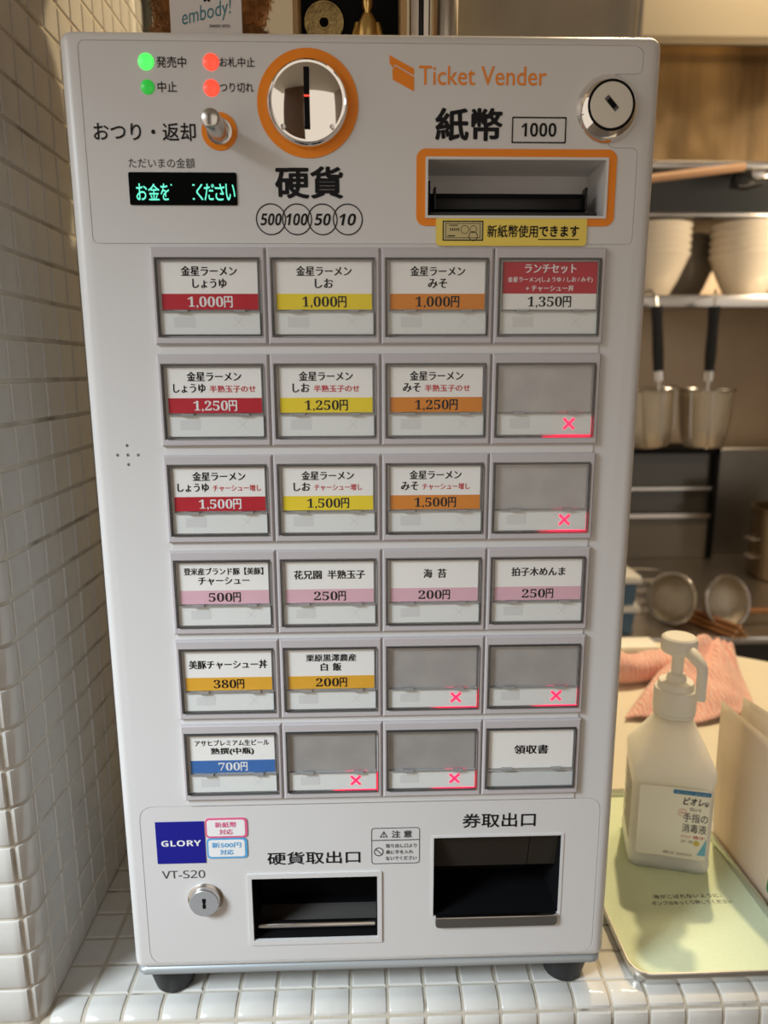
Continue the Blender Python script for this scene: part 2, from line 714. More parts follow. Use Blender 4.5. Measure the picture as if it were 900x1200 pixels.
def rounded_poly(pts, r, n=4):
    out = []
    k = len(pts)
    for i in range(k):
        p = Vector(pts[i])
        a = Vector(pts[i - 1]) - p
        b = Vector(pts[(i + 1) % k]) - p
        rr = min(r, a.length * 0.45, b.length * 0.45)
        p1 = p + a.normalized() * rr
        p2 = p + b.normalized() * rr
        for j in range(n + 1):
            t = j / n
            q = p1 * (1 - t) ** 2 + p * 2 * t * (1 - t) + p2 * t * t
            out.append((q.x, q.y))
    return out


def offset_poly(pts, d):
    out = []
    k = len(pts)
    for i in range(k):
        p = Vector(pts[i])
        a = (p - Vector(pts[i - 1]))
        b = (Vector(pts[(i + 1) % k]) - p)
        if a.length < 1e-6:
            a = b
        if b.length < 1e-6:
            b = a
        n1 = Vector((-a.y, a.x)).normalized()
        n2 = Vector((-b.y, b.x)).normalized()
        nn = (n1 + n2)
        nn = nn.normalized() if nn.length > 1e-6 else n1
        out.append((p.x + nn.x * d, p.y + nn.y * d))
    return out


def groove(pts, w=0.5, d=0.6):
    me = ring_slab(pts, offset_poly(pts, w), -1.0, d)
    mmx(me)
    cut.from_mesh(me)


top_out = rounded_poly([(-151, 469), (151, 469), (151, 520), (134, 520), (134, 556.5), (151, 556.5), (151, 572.5 - 4), (147, 571), (-151, 571)], 4)
groove([(x, Z(z)) for x, z in top_out], 0.45, 0.5)
low_out = rounded_poly([(-150.3, 3.5), (153, 3.5), (153, 122.3), (-150.3, 122.3)], 10)
groove([(x, Z(z)) for x, z in low_out], 0.45, 0.5)
cut_mesh = bm_mesh('cutters', cut)
cob = bpy.data.objects.new('cutters', cut_mesh)
C.objects.link(cob)
bob = bpy.data.objects.new('cabinet_tmp', body_me)
C.objects.link(bob)
bo = bob.modifiers.new('cut', 'BOOLEAN')
bo.operation = 'DIFFERENCE'
bo.object = cob
bo.solver = 'EXACT'
bpy.context.view_layer.update()
cab_me = bpy.data.meshes.new_from_object(bob.evaluated_get(bpy.context.evaluated_depsgraph_get()))
bpy.data.objects.remove(bob)
bpy.data.objects.remove(cob)
for p in cab_me.polygons:
    p.material_index = 0
while len(cab_me.materials) > 1:
    cab_me.materials.pop()
smooth_by_angle(cab_me, 30)
cabinet = add('cabinet', cab_me, M['shell'], machine)

# base plate and feet
me = loft([(320, 261, 6.5, Z(-6.8), 0, 132.6), (321.6, 262.8, 7, Z(-6.2), 0, 132.6), (321.6, 262.8, 7, Z(-3.0), 0, 132.6), (317, 258, 6, Z(-0.8), 0, 132.6)], 6)
mk('base_plate', me, M['zinc'])
foot_me = lathe([(12.5, 0), (13.5, 0.8), (19, 21), (19, 23.1)], n=28)
mmx(foot_me)
foot_me.materials.append(M['rubber'])
for fx, fy in ((-141, 0.0225), (140, 0.0225), (-139, 0.235), (139, 0.235)):
    add('foot', foot_me, None, machine, (fx * MM, fy, 0))

# ---- status lamps and top lettering
for x, z, r, m, nm in ((-115.7, 560.7, 4.1, 'led_g', 'indicator_lamp'), (-115.7, 548.4, 3.7, 'led_g2', 'indicator_lamp'),
                       (-81.5, 560.8, 4.2, 'led_r', 'indicator_lamp'), (-81.9, 548.2, 4.2, 'led_r', 'indicator_lamp')):
    mk(nm, lathe([(r, -0.5), (r, 0.3), (r * 0.8, 0.8), (0, 1.2)], (x, 0, Z(z)), 'F', 24), M[m])
text('発売中', -110.3, -94.6, Z(557.8), Z(563.3), M['ink'], machine, bold=0.008)
text('中止', -110.4, -100.2, Z(545.9), Z(551.2), M['ink'], machine, bold=0.008)
text('お札中止', -77.0, -58.3, Z(558.4), Z(563.2), M['ink'], machine, bold=0.008)
text('つり切れ', -77.4, -59.4, Z(546.1), Z(550.9), M['ink'], machine, bold=0.008)
text('おつり・返却', -146.0, -91.4, Z(521.8), Z(531), M['ink'], machine, bold=0.012)
text('ただいまの金額', -128.5, -92.8, Z(508.2), Z(513.3), M['greyink'], machine)
text('硬貨', -49.6, -12.1, Z(492.8), Z(509.6), M['ink'], machine, bold=0.028)
text('紙幣', 38.3, 75.3, Z(522.7), Z(539.5), M['ink'], machine, bold=0.028)
text('Ticket Vender', 29.3, 98.5, Z(550.6), Z(560.0), M['ring'], machine, bold=0.004)
# logo mark: two folded flags
mk('logo_mark', join(slab([(13.4, Z(565.0)), (26.7, Z(558.4)), (26.7, Z(555.2)), (16.2, Z(560.6)), (15.2, Z(558.5)), (14.6, Z(560.0)), (13.6, Z(560.8))], -0.25, 0),
                     slab([(16.4, Z(559.8)), (26.7, Z(554.4)), (26.7, Z(547.4)), (15.2, Z(553.1)), (15.0, Z(557.6))], -0.25, 0)), M['ring'])
# denomination circles
for i, (s, cx) in enumerate((('500', -52.4), ('100', -38.0), ('50', -23.9), ('10', -9.9))):
    mk('denomination_ring', ring_slab(circle(cx, Z(482.1), 8.35), circle(cx, Z(482.1), 7.75), -0.22 - 0.01 * i, 0), M['ink'])
    hw = 5.9 if len(s) == 3 else 4.6
    s = ''.join(chr(0x1D7EC + int(q)) for q in s)
    text(s, cx - hw, cx + hw, Z(478.9), Z(485.2), M['ink'], machine, shear=0.2)
# 1000 box
mk('denomination_frame', ring_slab(rrect(80.4, 110.4, Z(521.9), Z(535.2), 0.3, 1), rrect(81.1, 109.7, Z(522.6), Z(534.5), 0.3, 1), -0.22, 0), M['ink'])
text(''.join(chr(0x1D7EC + int(q)) for q in '1000'), 85.6, 105.0, Z(525.2), Z(532.2), M['ink'], machine)

# ---- coin unit
mk('coin_ring', ring_slab(circle(-30.6, Z(540.8), 27.2, 64), circle(-30.6, Z(540.8), 21.0, 64), -0.5, 0), M['ring'])
coin = mk('coin_bezel', lathe([(22.3, 0), (22.5, 0.8), (22.2, 2.2), (21.0, 4.6), (20.4, 5.4), (20.0, 5.0)], (-30.6, 0, Z(540.6)), 'F', 72), M['chrome'])
dome = [(20.1, 4.6)]
for i in range(1, 15):
    a = i / 14
    dome.append((20.1 * (1 - a) if i < 14 else 0.0, 4.6 + 3.4 * (1 - (1 - a) ** 2)))
mk('coin_dome', lathe(dome, (-30.6, 0, Z(540.6)), 'F', 72, angle=60, cap0=False), M['chrome'])
mk('coin_slot', box(-32.1, -29.1, -8.35, -3, Z(526.2), Z(556.0)), M['blackm'])
mk('slot_light', box(-32.0, -29.2, -8.5, -8.3, Z(541.6), Z(542.4)), M['led_r'])
for sx in (-43.8, -17.4):
    mk('rivet', lathe([(1.1, 5.8), (1.1, 6.6), (0.0, 6.7)], (sx, 0, Z(527.8)), 'F', 12), M['satin'])

# ---- return lever
mk('lever_ring', ring_slab(circle(-78.6, Z(526.8), 9.6, 40), circle(-78.6, Z(526.8), 6.6, 40), -0.5, 0), M['ring'])
mk('lever_socket', lathe([(6.8, 0), (6.8, 0.9), (5.6, 1.0), (5.4, 0.2)], (-78.6, 0, Z(526.8)), 'F', 32), M['satin'])
mk('return_lever', lathe([(4.9, 0), (4.9, 23), (4.5, 24.2), (3.6, 24.8), (0, 24.9)], (-78.6, 0, Z(526.0)), 'F', 32), M['satin'],
   label='round steel return lever')

# ---- amount display
disp = mk('display_window', slab(rrect(-129.0, -70.4, Z(489.2), Z(506.0), 0.8, 2), -0.6, 0.4), M['glass'], label='black display strip with green characters')
yD = -0.75
for s, a, b in (('お', -125.2, -119.3), ('金', -118.7, -112.6), ('を', -112.0, -107.4), ('く', -92.6, -89.0), ('だ', -88.4, -82.8), ('さ', -82.4, -77.2), ('い', -76.6, -71.4)):
    text(s, a, b, Z(491.6), Z(500.2), M['vfd'], machine, y=yD, name='display_letter', bold=0.006)
mk('display_dots', join(box(-106.4, -105.7, -0.75, -0.7, Z(499.2), Z(499.9)), box(-94.6, -93.4, -0.75, -0.7, Z(499.2), Z(499.9)), box(-94.6, -93.6, -0.75, -0.7, Z(492.0), Z(492.8))), M['vfd'])

# ---- key switch top right
lock = mk('lock_collar', lathe([(17.0, 0), (17.2, 0.9), (16.4, 2.4), (14.2, 5.4), (12.9, 6.8), (12.4, 6.4)], (132.6, 0, Z(539.2)), 'F', 64), M['chrome'])
mk('lock_barrel', lathe([(11.7, 5.6), (11.7, 6.8), (11.4, 7.1), (0, 7.1)], (132.6, 0, Z(539.2)), 'F', 48, cap0=False), M['barrel'])
mk('lock_gap', lathe([(12.75, 6.0), (12.75, 6.95), (11.0, 6.95), (11.0, 6.0)], (132.6, 0, Z(539.2)), 'F', 48), M['blackm'])
me = box(-4.4, 4.4, -7.2, -7.0, -1.5, 1.5)
me2 = box(-2.7, 2.7, -7.35, -7.0, -1.3, 1.3)
for q, m, nm in ((me, 'lip', 'keyhole_plate'), (me2, 'blackm', 'keyhole')):
    q.transform(Matrix.Translation((132.6, 0, Z(540.0))) @ Matrix.Rotation(math.radians(46), 4, 'Y'))
    mk(nm, q, M[m])

# ---- bill slot
mk('bill_ring', ring_slab(rrect(28.2, 139.4, Z(478.9), Z(518.8), 5, 6), rrect(33.2, 134.8, Z(482.8), Z(514.6), 0.6, 6), -0.5, 0), M['ring'])
mk('bill_frame', ring_slab(rrect(33.2, 134.8, Z(482.8), Z(514.6), 0.5, 3), rrect(34.6, 133.4, Z(484.2), Z(513.2), 0.4, 3), -1.2, 2), M['shell'])
mk('bill_mouth', box(36, 128, 15, 33.5, Z(484.2), Z(499.5), 1.0), M['blackm'])
mk('bill_bar', box(40, 125.6, 12.5, 15.2, Z(490.0), Z(496.5), 0.8), M['black'])
mk('bill_guide', box(39.0, 40.2, 9.0, 16, Z(489.5), Z(501.5), 0.2), M['black'])
mk('bill_guide', box(125.6, 126.8, 9.0, 16, Z(489.5), Z(501.5), 0.2), M['black'])
mk('bill_ledge', box(36.0, 131.0, 3.0, 16, Z(483.9), Z(487.0), 0.8), M['rubber'])
mk('bill_liner', box(34.3, 36.2, 2.2, 33.8, Z(483.9), Z(503.0)), M['blackm'])
# yellow sticker
st = mk('sticker', slab(rrect(39.3, 124.3, Z(468.2), Z(483.9), 2.2, 4), -1.0, -0.55), M['stickeryellow'], label='yellow sticker saying new banknotes can be used')
text('新紙幣使用', 68.0, 96.6, Z(472.6), Z(479.3), M['ink'], machine, y=-1.12, bold=0.016)
text('できます', 97.2, 119.9, Z(473.0), Z(479.0), M['ink'], machine, y=-1.12, bold=0.03)
mk('underline', box(96.8, 120.0, -1.12, -1.0, Z(471.4), Z(471.9)), M['ink'])
note = [ring_slab(rrect(43.0, 65.8, Z(470.9), Z(481.5), 0.1, 1), rrect(43.6, 65.2, Z(471.5), Z(480.9), 0.1, 1), -1.12, -1.0),
        ring_slab(rrect(44.6, 64.2, Z(472.3), Z(480.2), 0.1, 1), rrect(44.9, 63.9, Z(472.6), Z(479.9), 0.1, 1), -1.12, -1.0),
        ring_slab(circle(55.4, Z(476.8), 2.3, 20), circle(55.4, Z(476.8), 2.0, 20), -1.12, -1.0),
        ring_slab(circle(60.2, Z(477.0), 2.0, 20), circle(60.2, Z(477.0), 1.7, 20), -1.12, -1.0),
        ring_slab(circle(60.2, Z(473.3), 2.6, 20), circle(60.2, Z(473.3), 2.2, 20), -1.11, -1.0)]
for k in range(5):
    note.append(box(47.2 + k * 1.1, 47.8 + k * 1.1, -1.12, -1.0, Z(476.2), Z(477.6)))
note.append(box(46.6, 51.6, -1.12, -1.0, Z(478.8), Z(479.3)))
note.append(box(45.8, 50.0, -1.12, -1.0, Z(473.2), Z(473.8)))
mk('banknote_print', join(*note), M['ink'])
mk('banknote_tint', box(43.2, 65.6, -1.06, -1.0, Z(471.0), Z(481.4)), mat('note_tint', (0.56, 0.47, 0.22), 0.5))

# ---- lower panel
mk('maker_plate', box(-140.5, -108.7, -0.4, 0, Z(80.5), Z(111.1)), M['navy'], label='blue square maker plate')
text(''.join(chr(0x1D5D4 + ord(q) - 65) for q in 'GLORY'), -137.2, -111.2, Z(93.4), Z(97.7), M['white'], machine, y=-0.55)
text(chr(0x1D5B5) + chr(0x1D5B3) + '-' + chr(0x1D5B2) + chr(0x1D7E4) + chr(0x1D7E2), -138.3, -110.0, Z(69.2), Z(75.0), M['greyink'], machine)
for (z0, z1), m, l1, l2, x0, x1 in (((98.9, 113.2), 'stpink', '新紙幣', '対応', -108.0, -80.6), ((83.7, 98.6), 'stblue', '新500円', '対応', -107.6, -81.2)):
    mk('sticker', slab(rrect(x0, x1, Z(z0), Z(z1), 2.5, 5), -0.55, -0.02), M[m])
    mk('sticker_face', slab(rrect(x0 + 1.1, x1 - 1.6, Z(z0 + 1.3), Z(z1 - 1.2), 1.8, 5), -0.65, -0.5), M['white'])
    xm = (x0 + x1) / 2 - 0.3
    wd = 7.0 if m == 'stpink' else 9.6
    text(l1, xm - wd, xm + wd, Z((z0 + z1) / 2 + 0.5), Z((z0 + z1) / 2 + 4.6), M[m], machine, y=-0.75, bold=0.02)
    text(l2, xm - 4.5, xm + 4.5, Z((z0 + z1) / 2 - 4.7), Z((z0 + z1) / 2 - 0.7), M[m], machine, y=-0.75, bold=0.02)
mk('lock_collar', lathe([(11.6, 0), (11.8, 0.6), (11.0, 1.2), (10.2, 1.6), (10.0, 4.2), (9.7, 4.6)], (-110.6, 0, Z(53.2)), 'F', 48), M['satin'])
mk('lock_barrel', lathe([(9.7, 4.5), (9.4, 4.8), (0, 4.8)], (-110.6, 0, Z(53.2)), 'F', 40, cap0=False), M['lowbarrel'])
mk('keyhole', slab([(-111.8, Z(57)), (-109.4, Z(57)), (-109.4, Z(54.7)), (-109.9, Z(53.2)), (-109.4, Z(51.7)), (-109.7, Z(49.6)), (-111.5, Z(49.6)), (-111.8, Z(51.7)), (-111.3, Z(53.2)), (-111.8, Z(54.7))], -4.95, -4.7), M['blackm'])
text('硬貨取出口', -68.4, -6.8, Z(77.6), Z(87.0), M['ink'], machine, bold=0.012)
text('券取出口', 61.0, 109.8, Z(101.9), Z(112.4), M['ink'], machine, bold=0.012)
# caution sticker
mk('caution_frame', ring_slab(rrect(0.6, 32.8, Z(76.4), Z(103.2), 2, 4), rrect(1.0, 32.4, Z(76.8), Z(102.8), 1.7, 4), -0.2, 0), M['greyink'])
mk('caution_rule', box(0.8, 32.6, -0.2, 0, Z(93.8), Z(94.3)), M['greyink'])
text('注 意', 14.0, 27.6, Z(95.8), Z(101.2), M['greyink'], machine, bold=0.02)
tri = [(6.2, Z(96.2)), (11.6, Z(96.2)), (8.9, Z(100.9))]
tri2 = [(7.0, Z(96.65)), (10.8, Z(96.65)), (8.9, Z(99.9))]
mk('caution_sign', join(ring_slab(tri, tri2, -0.2, 0), box(8.65, 9.15, -0.2, 0, Z(97.7), Z(99.2)), box(8.65, 9.15, -0.2, 0, Z(96.9), Z(97.35))), M['greyink'])
bar = box(-0.25, 0.25, -0.2, 0, -3.0, 3.0)
bar.transform(Matrix.Translation((5.5, 0, Z(85.5))) @ Matrix.Rotation(math.radians(-45), 4, 'Y'))
mk('prohibition_sign', join(ring_slab(circle(5.5, Z(85.5), 3.2, 24), circle(5.5, Z(85.5), 2.65, 24), -0.2, 0), bar), M['greyink'])
for i, s in enumerate(('取り出し口より', '奥に手を入れ', 'ないでください')):
    w = 20.5 if i != 1 else 18.2
    text(s, 10.2, 10.2 + w, Z(88.4 - i * 4.7), Z(91.4 - i * 4.7), M['greyink'], machine, bold=0.01)

# coin return opening
mk('return_frame', ring_slab(rrect(-82.2, 7.4, Z(16.6), Z(71.2), 0.8, 3), rrect(-79.4, 4.4, Z(20.2), Z(67.8), 0.5, 3), -1.0, 1), M['shell'])


def liner(x0, x1, z0, z1, d):
    t = 0.5
    return join(box(x0, x0 + t, 1.2, d, z0, z1), box(x1 - t, x1, 1.2, d, z0, z1), box(x0, x1, 1.2, d, z1 - t, z1), box(x0, x1, 1.2, d, z0, z0 + t), box(x0, x1, d - t, d, z0, z1))


mk('return_liner', liner(-79.5, 4.5, Z(20.1), Z(67.9), 41.5), M['blackm'])
mk('return_bar', box(-78.8, 4.2, 5.5, 10.5, Z(22.6), Z(27.0), 1.6, 3), M['satin'])
mk('return_floor', box(-78.8, 3.9, 11, 31, Z(20.7), Z(21.6)), M['lip'])
# ticket opening
mk('outlet_frame', ring_slab(rrect(40.8, 129.4, Z(33.6), Z(96.4), 0.8, 3), rrect(42.2, 127.8, Z(35.2), Z(95.0), 0.5, 3), -0.5, 1), M['shell'])
mk('outlet_liner', liner(42.1, 127.9, Z(35.1), Z(95.1), 45.5), M['blackm'])
fl = join(box(42.8, 107.4, -0.6, 0.6, -14.5, 14.5), box(108.0, 127.2, -0.6, 0.6, -14.5, 14.5))
fl.transform(Matrix.Translation((0, 7.5, Z(79.6))) @ Matrix.Rotation(math.radians(14), 4, 'X'))
mk('outlet_flap', fl, M['smoke'])
mk('outlet_lip', slab(rrect(43.8, 126.8, Z(27.6), Z(35.2), 2.6, 4), -2.4, -0.4), M['lip'])
mk('lip_edge', box(43.8, 126.8, -2.6, 1.0, Z(34.4), Z(35.6), 0.5, 2), M['satin'])

# ---- menu buttons: 6 rows of 4
CX0, CW = -119.4, 64.0
ROWS = [467.0, 409.2, 351.4, 293.6, 237.0, 180.4]
CWd, CHt = 63.2, 52.6


def ringbox(o, i, y0, y1, ch=0.9):
    """rectangular bezel with chamfered outer front edge; o,i = x0,x1,z0,z1"""
    def rc(b, y, k=0.0):
        return [(b[0] + k, y, b[2] + k), (b[1] - k, y, b[2] + k), (b[1] - k, y, b[3] - k), (b[0] + k, y, b[3] - k)]
    bm = bmesh.new()
    L = [[bm.verts.new(p) for p in q] for q in (rc(o, y1), rc(o, y0 + ch), rc(o, y0, ch), rc(i, y0, -0.3), rc(i, y0 + 0.3), rc(i, y1))]
    for a, b in zip(L, L[1:]):
        for k in range(4):
            j = (k + 1) % 4
            bm.faces.new((a[k], a[j], b[j], b[k]))
    return bm_mesh('bezel', bm)


DX0, DX1, DZ0, DZ1 = 2.2, 60.6, -48.6, -5.6          # dark recess inside a cell (from the cell's top left)
bezel_me = mmx(ringbox((0, CWd, -CHt, 0), (DX0, DX1, DZ0, DZ1), -3.4, 0.0))
bezel_me.materials.append(M['bezel'])
recess_me = mmx(box(DX0 - 0.2, DX1 + 0.2, -0.7, 0, DZ0 - 0.2, DZ1 + 0.2))
recess_me.materials.append(M['recess'])
card_me = mmx(box(5.0, 58.6, -2.2, -0.9, -33.4, -7.5))
card_me.materials.append(M['card'])
cardred_me = mmx(box(5.0, 58.6, -2.2, -0.9, -24.7, -7.5))
cardred_me.materials.append(M['red'])
cardlow_me = mmx(box(5.0, 58.6, -2.2, -0.9, -33.4, -24.75))
cardlow_me.materials.append(M['card'])
blank_me = mmx(box(4.0, 59.0, -1.6, -0.8, -34.0, -7.0))
blank_me.materials.append(M['blank'])
plate_me = mmx(box(3.6, 59.4, -2.4, -0.9, -46.9, -34.7))
plate_me.materials.append(M['plate'])
cov = join(box(2.9, 59.9, -4.3, -3.7, -48.0, -6.2, 0.25, 1))
cover_me = mmx(cov)
cover_me.materials.append(M['clear'])
rims = [box(2.9, 3.3, -4.35, -2.4, -48.0, -6.2), box(59.5, 59.9, -4.4, -2.4, -48.0, -6.2), box(2.9, 59.9, -4.4, -2.4, -6.6, -6.2), box(2.9, 59.9, -4.4, -2.4, -48.0, -47.6)]
rim_me = mmx(join(*rims))
rim_me.materials.append(M['rim'])
seam_me = mmx(join(box(4.6, 58.8, -3.6, -2.2, -34.7, -34.2), box(12.5, 19.5, -4.6, -2.2, -34.9, -33.6), box(45.0, 51.5, -4.6, -2.2, -34.9, -33.6)))
seam_me.materials.append(M['tab'])


def cross(cx, cz, s, w, y0, y1):
    a = box(-s, s, y0, y1, -w, w)
    b = a.copy()
    a.transform(Matrix.Rotation(PI / 4, 4, 'Y'))
    b.transform(Matrix.Rotation(-PI / 4, 4, 'Y'))
    me = join(a, b)
    me.transform(Matrix.Translation((cx, 0, cz)))
    return me


ghost_me = mmx(join(box(11.0, 23.0, -2.46, -2.4, -43.2, -37.4), cross(47.3, -40.2, 3.7, 0.22, -2.46, -2.4)))
ghost_me.materials.append(M['ghost'])
ghostbar_me = mmx(box(11.0, 23.0, -2.46, -2.4, -43.2, -37.4))
ghostbar_me.materials.append(M['ghost'])
litx_me = mmx(cross(46.2, -40.6, 4.3, 0.72, -2.6, -2.4))
litx_me.materials.append(M['lit'])
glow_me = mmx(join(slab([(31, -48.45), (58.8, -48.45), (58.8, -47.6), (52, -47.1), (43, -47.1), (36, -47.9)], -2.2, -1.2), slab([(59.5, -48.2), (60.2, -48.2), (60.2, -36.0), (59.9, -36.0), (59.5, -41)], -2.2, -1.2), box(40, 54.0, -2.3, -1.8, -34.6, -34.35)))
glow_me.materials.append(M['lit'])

BK, WH, RD = 'ink', 'white', 'redink'
R1 = '金星ラーメン'


def noodles(second, extra, price, strip):
    if extra is None:
        w2 = {'しょうゆ': 19, 'しお': 10.5, 'みそ': 11}[second]
        lines = [(R1, 31.2, 0, -12.5, 5.3, BK), (second, w2, 0, -19.2, 5.2, BK)]
    else:
        w2 = {'しょうゆ': 18.5, 'しお': 10.0, 'みそ': 10.5}[second]
        we = 26.5 if '玉子' in extra else 28.5
        tot = w2 + 2.2 + we
        lines = [(R1, 31.2, 0, -12.5, 5.3, BK), (second, w2, -tot / 2 + w2 / 2, -19.2, 5.2, BK), (extra, we, tot / 2 - we / 2, -19.6, 4.0, RD)]
    pc = WH if strip == 'red' else BK
    return dict(lines=lines, strip=strip, price=price, pc=pc, pw=25 if ',' in price else 19)


MENU = {}
for r, ex, pr in ((0, None, '1,000円'), (1, '半熟玉子のせ', '1,250円'), (2, 'チャーシュー増し', '1,500円')):
    for c, (nm, stp) in enumerate((('しょうゆ', 'red'), ('しお', 'yellow'), ('みそ', 'orange'))):
        MENU[(r, c)] = noodles(nm, ex, pr, stp)
MENU[(0, 3)] = dict(lines=[('ランチセット', 29.5, 0, -11.2, 5.0, WH), ('金星ラーメン(しょうゆ / しお / みそ)', 48.5, 0, -17.2, 3.4, WH), ('+ チャーシュー丼', 27.5, 0, -21.8, 3.4, WH)],
                    strip=None, price='1,350円', pc=BK, pw=25, redcard=True)
MENU[(3, 0)] = dict(lines=[('登米産ブランド豚【美豚】', 48, 0, -12.8, 4.6, BK), ('チャーシュー', 31, 0, -18.8, 5.0, BK)], strip='pink', price='500円', pc=BK, pw=19.5)
MENU[(3, 1)] = dict(lines=[('花兄園', 17.0, -13.2, -15.6, 5.6, BK), ('半熟玉子', 23.0, 10.2, -15.6, 5.6, BK)], strip='pink', price='250円', pc=BK, pw=19.5)
MENU[(3, 2)] = dict(lines=[('海', 5.6, -4.0, -15.6, 5.8, BK), ('苔', 5.6, 4.6, -15.6, 5.8, BK)], strip='pink', price='200円', pc=BK, pw=19.5)
MENU[(3, 3)] = dict(lines=[('拍子木めんま', 33.5, 0, -15.2, 5.6, BK)], strip='pink', price='250円', pc=BK, pw=19.5)
MENU[(4, 0)] = dict(lines=[('美豚チャーシュー丼', 48.5, 0, -16.2, 5.8, BK)], strip='amber', price='380円', pc=BK, pw=19)
MENU[(4, 1)] = dict(lines=[('栗原黒澤農産', 31.5, 0, -12.8, 4.8, BK), ('白', 4.6, -4.4, -18.8, 5.2, BK), ('飯', 5.6, 3.6, -18.8, 5.4, BK)], strip='amber', price='200円', pc=BK, pw=19)
MENU[(5, 0)] = dict(lines=[('アサヒプレミアム生ビール', 47, 0, -12.6, 4.0, BK), ('熟撰(中瓶)', 27.5, 0, -18.6, 5.2, BK)], strip='blue', price='700円', pc=WH, pw=18.5)
MENU[(5, 3)] = dict(lines=[('領収書', 22.5, 0, -21.2, 6.4, BK)], strip=None, price=None, tall=True)

_cache = {}
_bold_digits = {str(d): chr(0x1D7CE + d) for d in range(10)}


def cell_text(s, w, cx, cz, h, m, parent, xb=0.0, bold=0.0, y=-2.32):
    key = (s, xb, bold, w, h, m)
    if key not in _cache:
        me, gw, gh = glyphs(s, bold=bold, xb=xb)
        me.transform(Matrix.Diagonal((w / gw * MM, 1, h / gh * MM, 1)))
        me.materials.append(M[m])
        _cache[key] = me
    return add('lettering', _cache[key], None, parent, ((31.8 + cx) * MM, y * MM, cz * MM))


def price_text(s, w, m, parent):
    key = ('price', s, m)
    if key not in _cache:
        num = ''.join(_bold_digits.get(ch, ch) for ch in s[:-1])
        a, aw, ah = glyphs(num)
        # comma hangs under the digits: fit by digit height
        d, dw, dh = glyphs(_bold_digits['0'])
        sc = 5.6 / dh
        b, bw, bh = glyphs('円', xb=0.07)
        nw = w * (0.74 if len(s) < 6 else 0.79)
        a.transform(Matrix.Diagonal((nw / aw * MM, 1, sc * MM, 1)))
        top = max(v.co.z for v in a.vertices)
        a.transform(Matrix.Translation(((-w / 2 + nw / 2) * MM, 0, 2.8 * MM - top)))
        ew = w - nw - 0.4
        b.transform(Matrix.Diagonal((ew / bw * MM, 1, 6.2 / bh * MM, 1)))
        b.transform(Matrix.Translation(((w / 2 - ew / 2) * MM, 0, -0.1 * MM)))
        me = join(a, b)
        me.materials.clear()
        me.materials.append(M[m])
        _cache[key] = me
    return add('price_lettering', _cache[key], None, parent, (31.8 * MM, -2.34 * MM, -29.1 * MM))


strip_cache = {}
tall_me = mmx(box(4.4, 59.0, -2.2, -0.9, -36.2, -7.5))
tall_me.materials.append(M['card'])
tallplate_me = mmx(box(3.6, 59.4, -2.4, -0.9, -46.9, -37.4))
tallplate_me.materials.append(mat('pale_plate', (0.66, 0.69, 0.70), 0.4))
for r in range(6):
    for c in range(4):
        b = add('menu_button', bezel_me, None, machine, ((CX0 + CW * c) * MM, 0, Z(ROWS[r]) * MM))
        add('recess', recess_me, None, b)
        d = MENU.get((r, c))
        if d is None:
            add('blank_plate', blank_me, None, b)
            add('status_plate', plate_me, None, b)
            add('status_mark', ghostbar_me, None, b)
            add('sold_out_cross', litx_me, None, b)
            add('red_backlight', glow_me, None, b)
        else:
            if d.get('redcard'):
                add('label_card', cardred_me, None, b)
                add('price_band', cardlow_me, None, b)
            elif d.get('tall'):
                add('label_card', tall_me, None, b)
            else:
                add('label_card', card_me, None, b)
            if d.get('tall'):
                add('status_plate', tallplate_me, None, b)
            else:
                add('status_plate', plate_me, None, b)
                add('status_mark', ghost_me, None, b)
            if d['strip']:
                if d['strip'] not in strip_cache:
                    q = mmx(join(box(5.0, 58.6, -2.26, -2.0, -33.4, -24.8)))
                    q.materials.append(M[d['strip']])
                    strip_cache[d['strip']] = q
                add('price_band', strip_cache[d['strip']], None, b)
            for s, w, cx, cz, h, m in d['lines']:
                cell_text(s, w, cx, cz, h, m, b, xb=0.075 if h > 4.5 else 0.05)
            if d['price']:
                price_text(d['price'], d['pw'], d['pc'], b)
        add('cover_seam', seam_me, None, b)
        add('cover_rim', rim_me, None, b)
        add('clear_cover', cover_me, None, b)
# raised carrier strips seen between the button rows
mk('button_carrier', slab(rrect(CX0 + 1.6, CX0 + 4 * CW - 2.2, Z(122.8), Z(ROWS[0] - 3), 0.3, 1), -0.9, -0.0), M['shell'])

# ================================================================== THINGS ON TOP OF THE MACHINE
ZT = Z(H + 2.8) * MM


